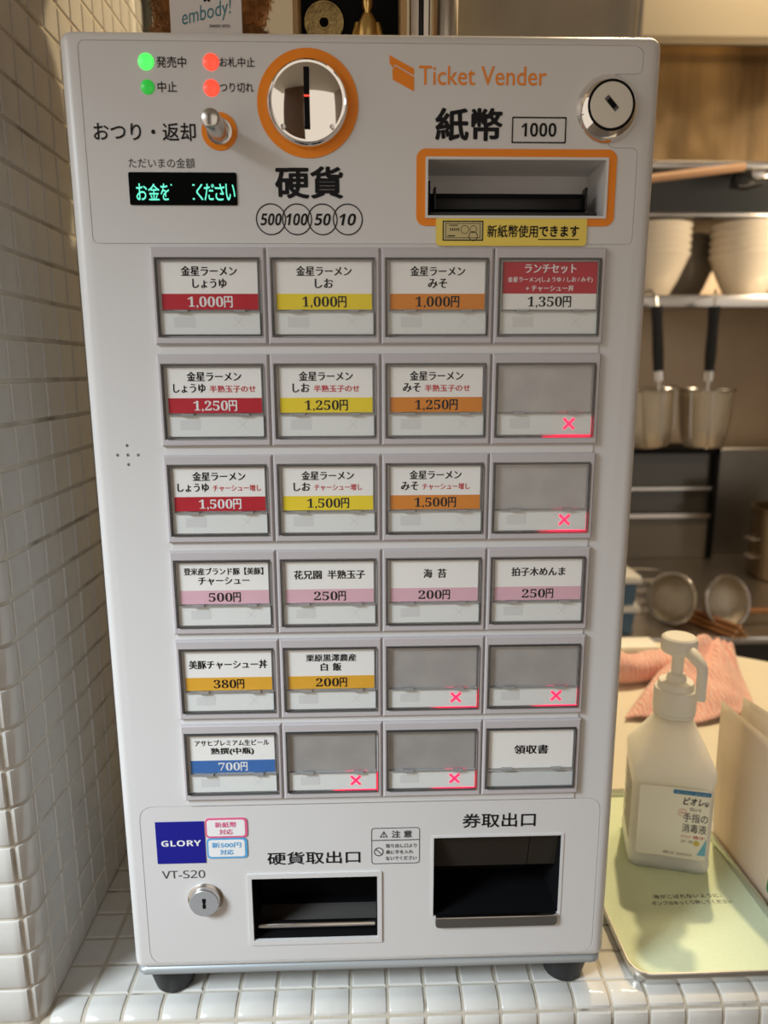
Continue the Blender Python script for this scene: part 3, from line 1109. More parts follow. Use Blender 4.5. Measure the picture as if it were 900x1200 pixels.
def ellipsoid(c, r, rot=(0, 0, 0), n=20, fuzz=0, fl=0.004):
    bm = bmesh.new()
    bmesh.ops.create_uvsphere(bm, u_segments=n, v_segments=n // 2 + 2, radius=1)
    mt = Matrix.Translation(c) @ (Matrix.Rotation(rot[2], 4, 'Z') @ Matrix.Rotation(rot[1], 4, 'Y') @ Matrix.Rotation(rot[0], 4, 'X')) @ Matrix.Diagonal((*r, 1))
    bmesh.ops.transform(bm, verts=bm.verts, matrix=mt)
    bmesh.ops.recalc_face_normals(bm, faces=bm.faces)
    for f in bm.faces:
        f.smooth = True
    rnd = random.Random(5)
    for k in range(fuzz):
        d = Vector((rnd.gauss(0, 1), rnd.gauss(0, 1), rnd.gauss(0, 1))).normalized()
        p = mt @ d
        q = mt @ (d * 1.02)
        nn = (q - p).normalized()
        nn = (nn + 0.7 * Vector((rnd.gauss(0, 1), rnd.gauss(0, 1), rnd.gauss(0, 1) - 0.5))).normalized()
        sd = nn.cross(Vector((rnd.gauss(0, 1), rnd.gauss(0, 1), rnd.gauss(0, 1)))).normalized() * 0.00035
        vs = [bm.verts.new(v) for v in (p - sd, p + sd, p + nn * fl * rnd.uniform(0.6, 1.2))]
        bm.faces.new(vs)
    me = bpy.data.meshes.new('ell')
    bm.to_mesh(me)
    bm.free()
    return me


fur = mat('brown_fur', (0.20, 0.085, 0.022), 0.8, tint=(260, (0.36, 0.17, 0.05), 0.35, 0.7))
ZT += 0.0005
bear = thing('teddy_bear', (-0.098, 0.12, ZT), 'brown furry teddy bear sitting on the machine behind a white card', 'teddy bear')
add('torso', ellipsoid((-0.117, 0.190, ZT + 0.088), (0.040, 0.064, 0.086), fuzz=3000), fur, bear)  # torso and head enlarged to shade the tiled wall from the downlight
hd = add('head', ellipsoid((-0.116, 0.188, ZT + 0.215), (0.062, 0.060, 0.058), fuzz=1800), fur, bear)
for s in (-1, 1):
    add('leg', ellipsoid((-0.0965 + s * 0.0310, 0.092, ZT + 0.0180), (0.0125, 0.036, 0.0172), (0, 0, s * -0.20), fuzz=1400), fur, bear)
    add('arm', ellipsoid((-0.0995 + s * 0.0290, 0.106, ZT + 0.075), (0.0128, 0.022, 0.036), (0.4, s * 0.25, 0), fuzz=1400), fur, bear)
    add('ear', ellipsoid((-0.116 + s * 0.050, 0.188, ZT + 0.268), (0.018, 0.009, 0.018), fuzz=300), fur, hd)
    add('eye', ellipsoid((-0.116 + s * 0.022, 0.132, ZT + 0.226), (0.004, 0.004, 0.004)), M['black'], hd)
add('nose', ellipsoid((-0.116, 0.128, ZT + 0.206), (0.007, 0.005, 0.005)), M['black'], hd)

gc = thing('greeting_card', (-0.0925, 0.052, ZT), 'white card with handwritten teal word held up in front of the bear', 'card')
me = box(-0.0211, 0.0211, -0.0006, 0.0006, 0.0, 0.062, 0.0003, 1)
add('sheet', xform(me, Matrix.Translation((-0.0928, 0.052, ZT))), mat('card_paper', (0.70, 0.66, 0.66), 0.5), gc)
teal = mat('teal_ink', (0.05, 0.20, 0.25), 0.6)
for s, x0, x1, z0, z1, m, kw in (('×', -94.0, -89.8, 35.2, 39.4, M['ink'], dict(bold=0.05)), ('DAIGO XITO', -90.9, -78.9, 21.8, 23.4, M['ink'], dict(bold=0.02))):
    text(s, x0, x1, ZT / MM + z0, ZT / MM + z1, m, gc, y=51.2, **kw)
me, w, h = glyphs('embody!', shear=0.35)
me.transform(Matrix.Diagonal((0.031 / w, 1, 0.0105 / h, 1)))
me.transform(Matrix.Translation((-0.0920, 0.0512, ZT + 0.0290)) @ Matrix.Rotation(math.radians(-13), 4, 'Y'))
add('lettering', me, teal, gc)

wood = mat('pale_wood', (0.42, 0.27, 0.12), 0.5, tint=(30, (0.34, 0.20, 0.08), 0.4, 0.7, (1, 1, 0.1)))
fb = thing('display_box', (-0.008, 0.09, ZT), 'open wooden display box with a black backing on top of the machine', 'display box')
for x0, x1 in ((-0.0440, -0.0405), (0.0235, 0.0275)):
    add('side_panel', box(x0, x1, 0.078, 0.108, ZT, ZT + 0.095, 0.0005, 1), wood, fb)
for z0, z1 in ((0.0, 0.004), (0.091, 0.095)):
    add('shelf', box(-0.0404, 0.0234, 0.078, 0.108, ZT + z0, ZT + z1, 0.0005, 1), wood, fb)
add('backing', box(-0.0404, 0.0234, 0.104, 0.107, ZT + 0.004, ZT + 0.091), M['blackm'], fb)
brass = mat('aged_brass', (0.40, 0.29, 0.12), 0.36, metal=0.85, bump=(500, 0.3, 0.001), tint=(120, (0.24, 0.17, 0.07), 0.4, 0.7))
gold = mat('gold', (0.72, 0.50, 0.18), 0.28, metal=1.0)
ZC = ZT + 0.0467
co = thing('holed_coin', (-0.0255, 0.098, ZC - 0.0136), 'large round brass coin with a hole, mounted in the display box', 'coin')
cm = ring_slab(circle(0, 0, 0.0129, 40), circle(0, 0, 0.0030, 40), -0.0009, 0.0009)
cr = ring_slab(circle(0, 0, 0.0129, 40), circle(0, 0, 0.0117, 40), -0.0013, 0.0013)
ch = ring_slab(circle(0, 0, 0.0042, 40), circle(0, 0, 0.0030, 40), -0.0013, 0.0013)
for nm, q in (('disc', cm), ('rim', cr), ('hole_rim', ch)):
    q.transform(Matrix.Translation((-0.0255, 0.1022, ZC)))
    add(nm, q, brass, co)
ZG = ZT + 0.0087
add('plinth', box(-0.0075, 0.0131, 0.084, 0.103, ZT + 0.0041, ZT + 0.0085, 0.0006, 1), M['black'], label='small black plinth under the golden figurine', cat='plinth')
fig = thing('figurine', (0.0028, 0.094, ZG), 'tiny golden figurine seated with folded arms in the display box', 'figurine')
fx, fy = 0.0028, 0.0935
bodyf = lathe([(0.0090, 0), (0.0095, 0.006), (0.0088, 0.012), (0.0075, 0.020), (0.0072, 0.028), (0.0066, 0.034), (0.0034, 0.040), (0.0, 0.0412)], (0, 0, 0), 'Z', 24)
bodyf.transform(Matrix.Translation((fx, fy, ZG)) @ Matrix.Diagonal((1, 0.75, 1, 1)))
add('robe', bodyf, gold, fig)
hdm = lathe([(0.0014, -0.002), (0.0022, 0.0), (0.0034, 0.003), (0.0036, 0.0055), (0.0031, 0.008), (0.0018, 0.0098), (0.0, 0.0104)], (fx, fy - 0.001, ZG + 0.0405), 'Z', 20)
add('head', hdm, gold, fig)
for s in (-1, 1):
    add('arm', tube([(fx + s * 0.0064, fy, ZG + 0.034), (fx + s * 0.0088, fy - 0.002, ZG + 0.025), (fx + s * 0.0078, fy - 0.0055, ZG + 0.018), (fx + s * 0.001, fy - 0.0085, ZG + 0.021)], 0.0020, 10), gold, fig)
    add('knee', ellipsoid((fx + s * 0.0062, fy - 0.003, ZG + 0.0055), (0.0050, 0.0050, 0.0050), n=14), gold, fig)

sb = thing('slim_bottle', (0.0375, 0.10, ZT), 'slim black bottle with a white label beside the display box', 'bottle')
add('glass_body', lathe([(0.0063, 0), (0.0068, 0.001), (0.0068, 0.075), (0.0030, 0.085), (0.0030, 0.10)], (0.0373, 0.10, ZT), 'Z', 24), M['black'], sb)
lb = []
for a0, a1 in ((-2.6, -1.75), (-1.25, -0.65)):
    vs, fs = [], []
    for i in range(9):
        a = a0 + (a1 - a0) * i / 8
        for z in (0.010, 0.058):
            vs.append((0.0373 + 0.00695 * math.cos(a), 0.10 + 0.00695 * math.sin(a), ZT + z))
    for i in range(8):
        fs.append((2 * i, 2 * i + 2, 2 * i + 3, 2 * i + 1))
    lb.append(finish('lab', vs, fs, True))
add('paper_label', join(*lb), M['white'], sb)
add('can_body', None) if False else None
sc_ = thing('steel_canister', (0.0555, 0.11, ZT), 'narrow dull steel canister next to the slim black bottle', 'canister')
add('can', lathe([(0.0085, 0), (0.009, 0.001), (0.009, 0.080), (0.0085, 0.081), (0.0, 0.081)], (0.0555, 0.115, ZT), 'Z', 24), M['brushed'], sc_)
add('lid', lathe([(0.0094, 0.081), (0.0094, 0.090), (0, 0.091)], (0.0555, 0.115, ZT), 'Z', 24), M['satin'], sc_)

# ================================================================== TRAY, BOTTLE, PAPERS
tray = thing('metal_tray', (0.252, 0.10, 0), 'shallow metal tray lined with a pale green sheet under the pump bottle', 'tray')
tin = mat('tin', (0.62, 0.62, 0.60), 0.22, metal=0.9)
TX0, TX1, TY0, TY1 = 0.1855, 0.3180, 0.0035, 0.2300
def trr(k, r):
    return rrect(TX0 + k, TX1 - k, TY0 + k, TY1 - k, r, 6)


bm = bmesh.new()
levels = [(0.0012, 0.0132, 0.0003), (0.0, 0.0145, 0.0090), (0.0004, 0.0141, 0.0098), (0.0014, 0.0131, 0.0098), (0.0018, 0.0127, 0.0090), (0.0030, 0.0115, 0.0016)]
rows = [[bm.verts.new((x, y, z)) for x, y in trr(k, r)] for k, r, z in levels]
for a, b in zip(rows, rows[1:]):
    for i in range(len(a)):
        j = (i + 1) % len(a)
        bm.faces.new((a[i], a[j], b[j], b[i]))
bm.faces.new(rows[0])
bm.faces.new(rows[-1])
add('pan', smooth_by_angle(bm_mesh('pan', bm), 50), tin, tray)
green = mat('green_sheet', (0.70, 0.80, 0.58), 0.7, tint=(400, (0.66, 0.77, 0.54), 0.4, 0.7))
lin = slab(rrect(TX0 + 0.0030, TX1 - 0.0030, TY0 + 0.0030, TY1 - 0.0030, 0.0112, 6), -0.0030, -0.0017)
lin.transform(Matrix.Rotation(-PI / 2, 4, 'X'))
sheet = add('liner_sheet', lin, green, tray)
for s, x0, x1, yc, h in (('液がこぼれないように、', 0.2335, 0.2905, 0.0862, 0.0046), ('ポンプはゆっくり押してください', 0.2295, 0.2960, 0.0790, 0.0046)):
    me, w, hh = glyphs(s, bold=0.012)
    me.transform(Matrix.Diagonal(((x1 - x0) / w, 1, h / hh, 1)))
    me.transform(Matrix.Translation(((x0 + x1) / 2, yc, 0.00306)) @ Matrix.Rotation(-PI / 2, 4, 'X'))
    add('lettering', me, M['greyink'], sheet)

def translucent(m, f, col=(0.90, 0.84, 0.74)):
    nt = m.node_tree
    b = nt.nodes['Principled BSDF']
    out = [n for n in nt.nodes if n.type == 'OUTPUT_MATERIAL'][0]
    tr = nt.nodes.new('ShaderNodeBsdfTranslucent')
    tr.inputs[0].default_value = (*col, 1)
    mx = nt.nodes.new('ShaderNodeMixShader')
    mx.inputs[0].default_value = f
    nt.links.new(b.outputs[0], mx.inputs[1])
    nt.links.new(tr.outputs[0], mx.inputs[2])
    nt.links.new(mx.outputs[0], out.inputs[0])


ROTB = math.radians(-14.6)
BX, BY = 0.2665, 0.1460
bottle = thing('pump_bottle', (BX, BY, 0.0031), 'square white hand sanitiser pump bottle standing on the green sheet', 'pump bottle', rotz=ROTB)
pe = mat('white_polyethylene', (0.94, 0.92, 0.85), 0.35, spec=0.4)
for _m, _sc in ((pe, 0.06),):
    _pb = _m.node_tree.nodes['Principled BSDF']
    _pb.inputs['Subsurface Weight'].default_value = 1.0
    _pb.inputs['Subsurface Scale'].default_value = _sc
    _pb.inputs['Subsurface Radius'].default_value = (1.0, 0.9, 0.7)
capm = mat('white_cap', (0.90, 0.89, 0.84), 0.35)
RB = Matrix.Translation((BX, BY, 0.0031)) @ Matrix.Rotation(ROTB, 4, 'Z')


def bpart(name, me, m, parent=bottle):
    return add(name, xform(me, RB), m, parent)


S = [(0.062, 0.057, 0.007, 0.0), (0.0665, 0.0615, 0.008, 0.002), (0.0675, 0.0625, 0.008, 0.007), (0.0675, 0.0625, 0.008, 0.010), (0.0665, 0.0615, 0.008, 0.012),
     (0.0665, 0.0615, 0.008, 0.082), (0.0675, 0.0625, 0.008, 0.084), (0.0680, 0.0630, 0.008, 0.090), (0.0675, 0.0625, 0.008, 0.0935), (0.0650, 0.0600, 0.008, 0.0965), (0.0520, 0.0500, 0.012, 0.109), (0.0400, 0.0395, 0.016, 0.1215),
     (0.0345, 0.0345, 0.0170, 0.128), (0.0315, 0.0315, 0.0157, 0.134)]
bpart('container', loft(S, 6), pe)
bpart('neck_ring', lathe([(0.0165, 0.1335), (0.0175, 0.1345), (0.0175, 0.1365), (0.0160, 0.1375)], n=36), capm)
bpart('pump_collar', lathe([(0.0172, 0.137), (0.0178, 0.138), (0.0178, 0.1555), (0.0172, 0.157), (0.0150, 0.158), (0.0148, 0.162), (0.0140, 0.1635), (0.0085, 0.1645), (0.0080, 0.168), (0.0070, 0.169), (0.0065, 0.170)], n=40), capm)
bpart('pump_stem', lathe([(0.0050, 0.169), (0.0050, 0.190)], n=24), capm)
bpart('pump_head', lathe([(0.0050, 0.188), (0.0130, 0.1895), (0.0147, 0.1915), (0.0150, 0.199), (0.0143, 0.2025), (0.0125, 0.2040), (0.0, 0.2046)], n=36), capm)
nz = tube([(0.002, -0.003, 0.1960), (0.006, -0.0095, 0.1950), (0.0105, -0.017, 0.1915), (0.0138, -0.022, 0.1880), (0.0148, -0.0237, 0.1850), (0.0150, -0.024, 0.1810), (0.0150, -0.024, 0.172), (0.0150, -0.024, 0.1580)], 0.0042, 16, r_fn=lambda t: 0.0060 - 0.0018 * min(1, t * 1.6))
bpart('nozzle', nz, capm)
# printed label: the writing only
FY = -0.0615 / 2 - 0.0003


def blabel(s, x0, x1, z0, z1, m, **kw):
    me, w, h = glyphs(s, **kw)
    me.transform(Matrix.Diagonal(((x1 - x0) * MM / w, 1, (z1 - z0) * MM / h, 1)))
    me.transform(Matrix.Translation(((x0 + x1) / 2 * MM, FY - 0.0001, (z0 + z1) / 2 * MM)))
    bpart('lettering', me, m)


def bquad(pts, m, name, dy=0.0):
    me = slab([(x * MM, z * MM) for x, z in pts], FY - 0.00004 - dy, FY + 0.0002)
    bpart(name, me, m)


lblm = mat('label_film', (0.90, 0.88, 0.80), 0.4)
bquad(rrect(-28, 28.5, 14.5, 80, 3, 4), lblm, 'label_film')
lblue = mat('label_blue', (0.02, 0.19, 0.42), 0.4)
bquad(rrect(-1, 29.0, 74.6, 78.6, 1.2, 3), lblue, 'label_banner', 0.00006)
blabel('毎日にやさしい・薬用手指消毒', 1, 27.5, 75.6, 77.6, M['white'])
blabel('ビオレu', 7.5, 27.6, 65.4, 72.6, M['ink'], bold=0.03, shear=0.2)
blabel('Bioré', 13.5, 22.0, 60.2, 63.4, M['greyink'])
blabel('手指の', 8.5, 28.0, 49.5, 58.0, M['greyink'], bold=0.01)
blabel('消毒液', 8.0, 27.6, 39.5, 48.0, M['greyink'], bold=0.01)
blabel('ウイルス・細菌に効く', 8.0, 27.0, 34.2, 37.2, M['redink'], bold=0.02)
blabel('洗浄・消毒', 8.0, 17.4, 29.6, 32.4, M['greyink'])
blabel('薬用', 5.6, 9.6, 56.6, 58.8, M['redink'])
bquad(circle(7.6, 57.7, 3.4, 24), lblm, 'label_seal', 0.00001)
me = ring_slab(circle(0.0076, 0.0577, 0.0035, 24), circle(0.0076, 0.0577, 0.0031, 24), FY - 0.0001, FY)
bpart('seal_ring', me, M['redink'])
bquad(circle(20.6, 30.2, 2.6, 24), mat('seal_gold', (0.62, 0.50, 0.10), 0.5), 'gold_seal', 0.00006)
bquad([(21.6, 19.0), (28.3, 19.0), (28.3, 35.5)], mat('label_cyan', (0.16, 0.48, 0.68), 0.5), 'label_corner', 0.00005)
blabel('400 ml', -5.5, 3.0, 17.2, 20.2, M['greyink'])
bquad(rrect(5, 18, 17.2, 19.4, 0.3, 1), mat('label_grey', (0.55, 0.54, 0.52), 0.5), 'small_print_bar', 0.00005)
# small print on the side facing the machine
for k in range(14):
    z = 74 - k * 4.0
    me = box(-0.0003, 0.0, -0.024, 0.020 - 0.006 * (k % 3), z * MM, (z + 1.1) * MM)
    me.transform(Matrix.Translation((-0.0665 / 2 - 0.00005, 0, 0)))
    bpart('small_print', me, mat('side_print', (0.42, 0.42, 0.40), 0.6) if k == 0 else bpy.data.materials['side_print'])

# standing printed sheets behind the tray's right edge
paper = mat('thin_paper', (0.82, 0.77, 0.70), 0.7, tint=(90, (0.76, 0.71, 0.65), 0.45, 0.75, (1, 1, 5)))


translucent(paper, 0.62)


def sheet_mesh(p00, p10, p11, p01, bow, n=12):
    vs, fs = [], []
    p00, p10, p11, p01 = map(Vector, (p00, p10, p11, p01))
    nrm = (p10 - p00).cross(p01 - p00).normalized()
    for i in range(n + 1):
        for j in range(n + 1):
            u, v = i / n, j / n
            p = p00 * (1 - u) * (1 - v) + p10 * u * (1 - v) + p11 * u * v + p01 * (1 - u) * v
            p += nrm * bow * (math.sin(PI * v) + 0.4 * math.sin(2 * PI * u))
            vs.append(p)
    for i in range(n):
        for j in range(n):
            a = i * (n + 1) + j
            fs.append((a, a + n + 1, a + n + 2, a + 1))
    bm = bmesh.new()
    bv = [bm.verts.new(v) for v in vs]
    for f in fs:
        bm.faces.new([bv[k] for k in f])
    bmesh.ops.recalc_face_normals(bm, faces=bm.faces)
    bmesh.ops.solidify(bm, geom=list(bm.faces), thickness=0.0004)
    return bm_mesh('sheet', bm, True)


sh1 = add('paper_sheet', sheet_mesh((0.3205, 0.160, 0.0005), (0.3225, 0.030, 0.0005), (0.338, 0.030, 0.128), (0.3195, 0.166, 0.137), 0.0015), paper,
          label='creased printed sheet standing upright beside the metal tray', cat='paper')
sh2 = add('paper_sheet', sheet_mesh((0.327, 0.150, 0.0005), (0.329, 0.020, 0.0005), (0.352, 0.020, 0.150), (0.3275, 0.146, 0.150), 0.0012), paper,
          label='second printed sheet standing behind the creased sheet', cat='paper')
gm = mat('leaf_green', (0.02, 0.16, 0.04), 0.5)
me = slab(rrect(-0.011, 0.011, -0.008, 0.008, 0.004, 4), -0.0004, 0.0004)
me.transform(Matrix.Translation((0.3222, 0.0655, 0.0225)) @ Matrix.Rotation(math.radians(4), 4, 'Y') @ Matrix.Rotation(-PI / 2, 4, 'Z'))
add('green_print', me, gm, sh1)

# ================================================================== CREAM PASS COUNTER AND TOWEL
cream = mat('cream_laminate', (0.78, 0.73, 0.60), 0.35)
cb_bm = bmesh.new()
_out = [(0.17, 0.2365), (0.72, 0.2365), (0.72, 0.50), (0.60, 0.556), (0.47, 0.640), (0.42, 0.655), (0.17, 0.660)]
_lo_v = [cb_bm.verts.new((x, y, -0.045)) for x, y in _out]
_mi_v = [cb_bm.verts.new((x, y, 0.0005)) for x, y in _out]
_cx, _cy = 0.42, 0.45
_hi_v = [cb_bm.verts.new((x + (_cx - x) * 0.008, y + (_cy - y) * 0.012, 0.003)) for x, y in _out]
for p, q in ((_lo_v, _mi_v), (_mi_v, _hi_v)):
    for i in range(len(_out)):
        j = (i + 1) % len(_out)
        cb_bm.faces.new((p[i], p[j], q[j], q[i]))
cb_bm.faces.new(_lo_v)
cb_bm.faces.new(_hi_v)
add('trim_2', bm_mesh('counter', cb_bm), cream, kind='structure', label='cream laminate pass counter behind the tiles')


def towel_mesh():
    """one cloth: a thick rolled fold at the back and a rumpled skirt spreading forward from it"""
    bm = bmesh.new()

    def grid(fn, nu, nv):
        g = [[bm.verts.new(fn(i / nu, j / nv)) for j in range(nv + 1)] for i in range(nu + 1)]
        for i in range(nu):
            for j in range(nv):
                bm.faces.new((g[i][j], g[i + 1][j], g[i + 1][j + 1], g[i][j + 1]))

    def roll(u, v):
        a = math.radians(-55 + 290 * v)
        c = Vector((0.335 + 0.200 * u, 0.500 + 0.045 * u * u, 0))
        r = 0.0175 + 0.003 * math.sin(5 * u + 1) + 0.0020 * noise.noise(Vector((u * 8, v * 5, 1)))
        end = min(1, (1 - u) / 0.10)
        r *= 0.55 + 0.45 * math.sqrt(max(0, end))
        r *= 1 + 0.10 * math.sin(14 * u + 3 * v)
        return Vector((c.x, c.y - r * 1.15 * math.cos(a), max(0.0006, r * 0.95 + r * math.sin(a))))

    def skirt(u, v):
        L = Vector((0.318, 0.374, 0)).lerp(Vector((0.405, 0.500, 0)), v)
        R = Vector((0.485, 0.374, 0)).lerp(Vector((0.535, 0.525, 0)), v ** 0.8)
        p = L.lerp(R, u)
        p.y += 0.008 * math.sin(8 * u + 1) * (1 - v)
        dx, dy = p.x - 0.505, p.y - 0.535
        ang = math.atan2(-dy, -dx)
        d = math.hypot(dx, dy)
        h = 0.034 * (v ** 0.75) * (0.35 + 0.65 * min(1, u * 1.6)) + 0.016 * math.sin(PI * min(1, u * 1.05)) * (0.3 + v)
        h += 0.0075 * math.sin(ang * 11 + 0.6) * min(1, d / 0.05)
        h += 0.004 * noise.noise(Vector((p.x * 40, p.y * 40, 2)))
        e = min(1, min(u, 1 - u) / 0.10) * min(1, (v + 0.06) / 0.16)
        return Vector((p.x, p.y, max(0.0012, 0.004 + h * e)))

    grid(roll, 60, 26)
    grid(skirt, 64, 44)
    bmesh.ops.recalc_face_normals(bm, faces=bm.faces)
    bmesh.ops.solidify(bm, geom=list(bm.faces), thickness=-0.0018)
    for v in bm.verts:
        v.co.z = max(v.co.z, 0.0004)
    return bm_mesh('towel', bm, True)


tw = bpy.data.materials.new('pink_towel')
tw.use_nodes = True
nt = tw.node_tree
b = nt.nodes['Principled BSDF']
b.inputs['Roughness'].default_value = 0.9
b.inputs['Sheen Weight'].default_value = 0.3
tc = nt.nodes.new('ShaderNodeTexCoord')
wv = nt.nodes.new('ShaderNodeTexWave')
wv.wave_type = 'BANDS'
wv.bands_direction = 'X'
wv.inputs['Scale'].default_value = 55
wv.inputs['Distortion'].default_value = 5.0
wv.inputs['Detail'].default_value = 1
wv.inputs['Detail Scale'].default_value = 2.2
cr = nt.nodes.new('ShaderNodeValToRGB')
cr.color_ramp.elements[0].position = 0.25
cr.color_ramp.elements[1].position = 0.85
cr.color_ramp.elements[0].color = (0.80, 0.40, 0.36, 1)
cr.color_ramp.elements[1].color = (0.86, 0.58, 0.50, 1)
bp = nt.nodes.new('ShaderNodeBump')
bp.inputs['Strength'].default_value = 0.4
bp.inputs['Distance'].default_value = 0.002
nt.links.new(tc.outputs['Object'], wv.inputs['Vector'])
nt.links.new(wv.outputs['Fac'], cr.inputs[0])
nt.links.new(cr.outputs[0], b.inputs['Base Color'])
nt.links.new(wv.outputs['Fac'], bp.inputs['Height'])
nt.links.new(bp.outputs[0], b.inputs['Normal'])
add('towel', towel_mesh(), tw, loc=(0, 0, 0.003), label='crumpled pink towel with pale wavy stripes on the cream counter', cat='towel')
brd = add('cutting_board', box(0.20, 0.452, 0.596, 0.640, 0.0031, 0.0125, 0.003, 2), capm, label='white plastic board lying behind the pink towel', cat='cutting board')

# ================================================================== KITCHEN BEHIND
ksteel = mat('kitchen_steel', (0.44, 0.34, 0.235), 0.34, metal=0.35, bump=(6, 0.08, 0.03), tint=(3, (0.36, 0.27, 0.185), 0.35, 0.7))
dsteel = mat('dark_steel', (0.16, 0.18, 0.205), 0.2, metal=0.8)
reflsteel = mat('steel_painted_reflections', (0.56, 0.36, 0.16), 0.2, metal=0.85, bump=(3.5, 0.30, 0.05), tint=(4, (0.20, 0.125, 0.06), 0.36, 0.66, (2.6, 1, 0.45)))  # brown streaks in the colour stand in for reflections of warm wood
creamwall = mat('cream_plaster', (0.66, 0.58, 0.42), 0.6, bump=(60, 0.1, 0.002))
floor = add('floor', box(-1.6, 2.6, -3.0, 2.0, -0.99, -0.95), mat('floor_tile', (0.22, 0.19, 0.16), 0.5), kind='structure')
add('ceiling', box(-1.6, 2.3, -2.6, 2.0, 1.95, 2.0), mat('ceiling_paint', (0.45, 0.40, 0.33), 0.8), kind='structure')  # unseen, added to block world light from above
add('wall_right', box(2.2, 2.26, -0.4, 1.88, -0.95, 1.95), mat('dim_wall', (0.30, 0.24, 0.17), 0.7), kind='structure')  # unseen, added to close the kitchen off from world light
add('wall_side_blocker', box(1.25, 1.30, -2.6, -0.35, -0.95, 1.95), mat('blocker_brown', (0.20, 0.15, 0.11), 0.6), kind='structure', label='unseen dark side wall added to block light from the right')  # added out of view to keep world light off the tiled wall
add('wall_front', box(-1.25, -0.30, -2.30, -2.22, -0.30, 1.95), mat('brown_wood', (0.10, 0.045, 0.02), 0.45, tint=(12, (0.06, 0.026, 0.012), 0.4, 0.7, (6, 1, 0.5))), kind='structure')
add('wall_back', box(-1.6, 2.6, 1.88, 1.94, -0.95, 2.6), ksteel, kind='structure')
add('wall_cream', box(-0.75, 0.135, 0.86, 0.90, -0.95, 2.0), creamwall, kind='structure', label='cream plastered wall behind the teddy bear')
add('trim_3', box(-0.2270, -0.2105, 0.390, 0.402, -0.6, 0.95, 0.001, 1), mat('dark_edge', (0.10, 0.11, 0.09), 0.4), kind='structure', label='dark metal end strip of the tiled wall')

# steel box and cream cabinet over the machine
hb = thing('extractor_box', (0.34, 1.05, 0.94), 'dull grey steel extractor box with a bright folded edge', 'extractor box')
hx = loft([(0.345, 0.20, 0.004, 0.0), (0.372, 0.22, 0.004, 0.42)], 2)
add('casing', xform(hx, Matrix.Translation((0.331, 1.11, 0.975))), mat('dull_steel', (0.33, 0.29, 0.235), 0.42, metal=0.6, tint=(9, (0.27, 0.235, 0.19), 0.4, 0.7)), hb)
add('folded_edge', tube([(0.5055, 1.004, 0.976), (0.5190, 0.994, 1.395)], 0.0035, 8), M['satin'], hb)
cc = thing('wall_cupboard', (0.95, 1.5, 1.19), 'cream painted wall cupboard above the polished steel panel', 'cupboard')
add('carcass', box(0.652, 1.50, 1.41, 1.86, 1.189, 1.75, 0.004, 2), creamwall, cc)
add('door', box(0.654, 1.085, 1.392, 1.409, 1.191, 1.745, 0.003, 2), creamwall, cc)
add('door', box(1.089, 1.498, 1.392, 1.409, 1.191, 1.745, 0.003, 2), creamwall, cc)
ps = thing('range_hood', (0.98, 1.55, 0.95), 'large polished steel range hood front with warm brown reflections painted as streaks', 'range hood')
add('panel', box(0.60, 1.50, 1.425, 1.47, 0.930, 1.186, 0.004, 2), reflsteel, ps)
add('bottom_trim', box(0.60, 1.50, 1.415, 1.475, 0.912, 0.929, 0.004, 2), M['satin'], ps)
hd2 = thing('hood_canopy', (0.98, 1.60, 0.83), 'dark sloping steel canopy above the stacked bowls', 'hood')
cv = [(1.50, 0.945), (1.62, 0.832), (1.62, 0.822), (1.64, 0.822), (1.64, 0.950), (1.50, 0.950)]
bm = bmesh.new()
A = [bm.verts.new((0.60, y, z)) for y, z in ((1.440, 0.911), (1.500, 0.815), (1.520, 0.815), (1.470, 0.911))]
B = [bm.verts.new((1.50, y, z)) for y, z in ((1.440, 0.911), (1.500, 0.815), (1.520, 0.815), (1.470, 0.911))]
for i in range(4):
    j = (i + 1) % 4
    bm.faces.new((A[i], A[j], B[j], B[i]))
bm.faces.new(A)
bm.faces.new(B)
add('canopy', bm_mesh('canopy', bm), dsteel, hd2)
add('drip_rail', box(0.60, 1.50, 1.490, 1.512, 0.8165, 0.826, 0.003, 2), M['satin'], hd2)
add('wood_pole', tube([(0.64, 1.395, 0.876), (0.925, 1.395, 0.910)], 0.0095, 14), mat('peach_wood', (0.55, 0.33, 0.19), 0.5), label='pale wooden pole leaning under the polished hood panel', cat='pole')
clampo = thing('black_clamp', (1.01, 1.49, 0.90), 'black and silver clamp hanging below the hood panel', 'clamp')
add('jaw', box(0.905, 0.955, 1.395, 1.425, 0.868, 0.900, 0.006, 2), M['black'], clampo)
add('jaw', box(0.945, 0.995, 1.392, 1.420, 0.885, 0.908, 0.006, 2), M['satin'], clampo)
add('spring', tube([(0.90, 1.41, 0.870), (0.93, 1.395, 0.862), (0.98, 1.40, 0.875)], 0.006, 10), M['black'], clampo)

# shelf and bowls
shf = thing('steel_shelf', (0.98, 1.65, 0.588), 'stainless shelf with a folded front lip carrying the bowl stacks', 'shelf')
add('deck', box(0.60, 1.60, 1.475, 1.86, 0.612, 0.620), M['brushed'], shf)
add('front_lip', box(0.60, 1.60, 1.470, 1.478, 0.590, 0.621, 0.002, 2), M['satin'], shf)
for bx in (0.64, 1.55):
    add('bracket', box(bx - 0.006, bx + 0.006, 1.50, 1.86, 0.560, 0.611), M['brushed'], shf)
porc = mat('porcelain', (0.80, 0.73, 0.62), 0.18, coat=0.2)
greyporc = mat('grey_porcelain', (0.22, 0.20, 0.17), 0.25)


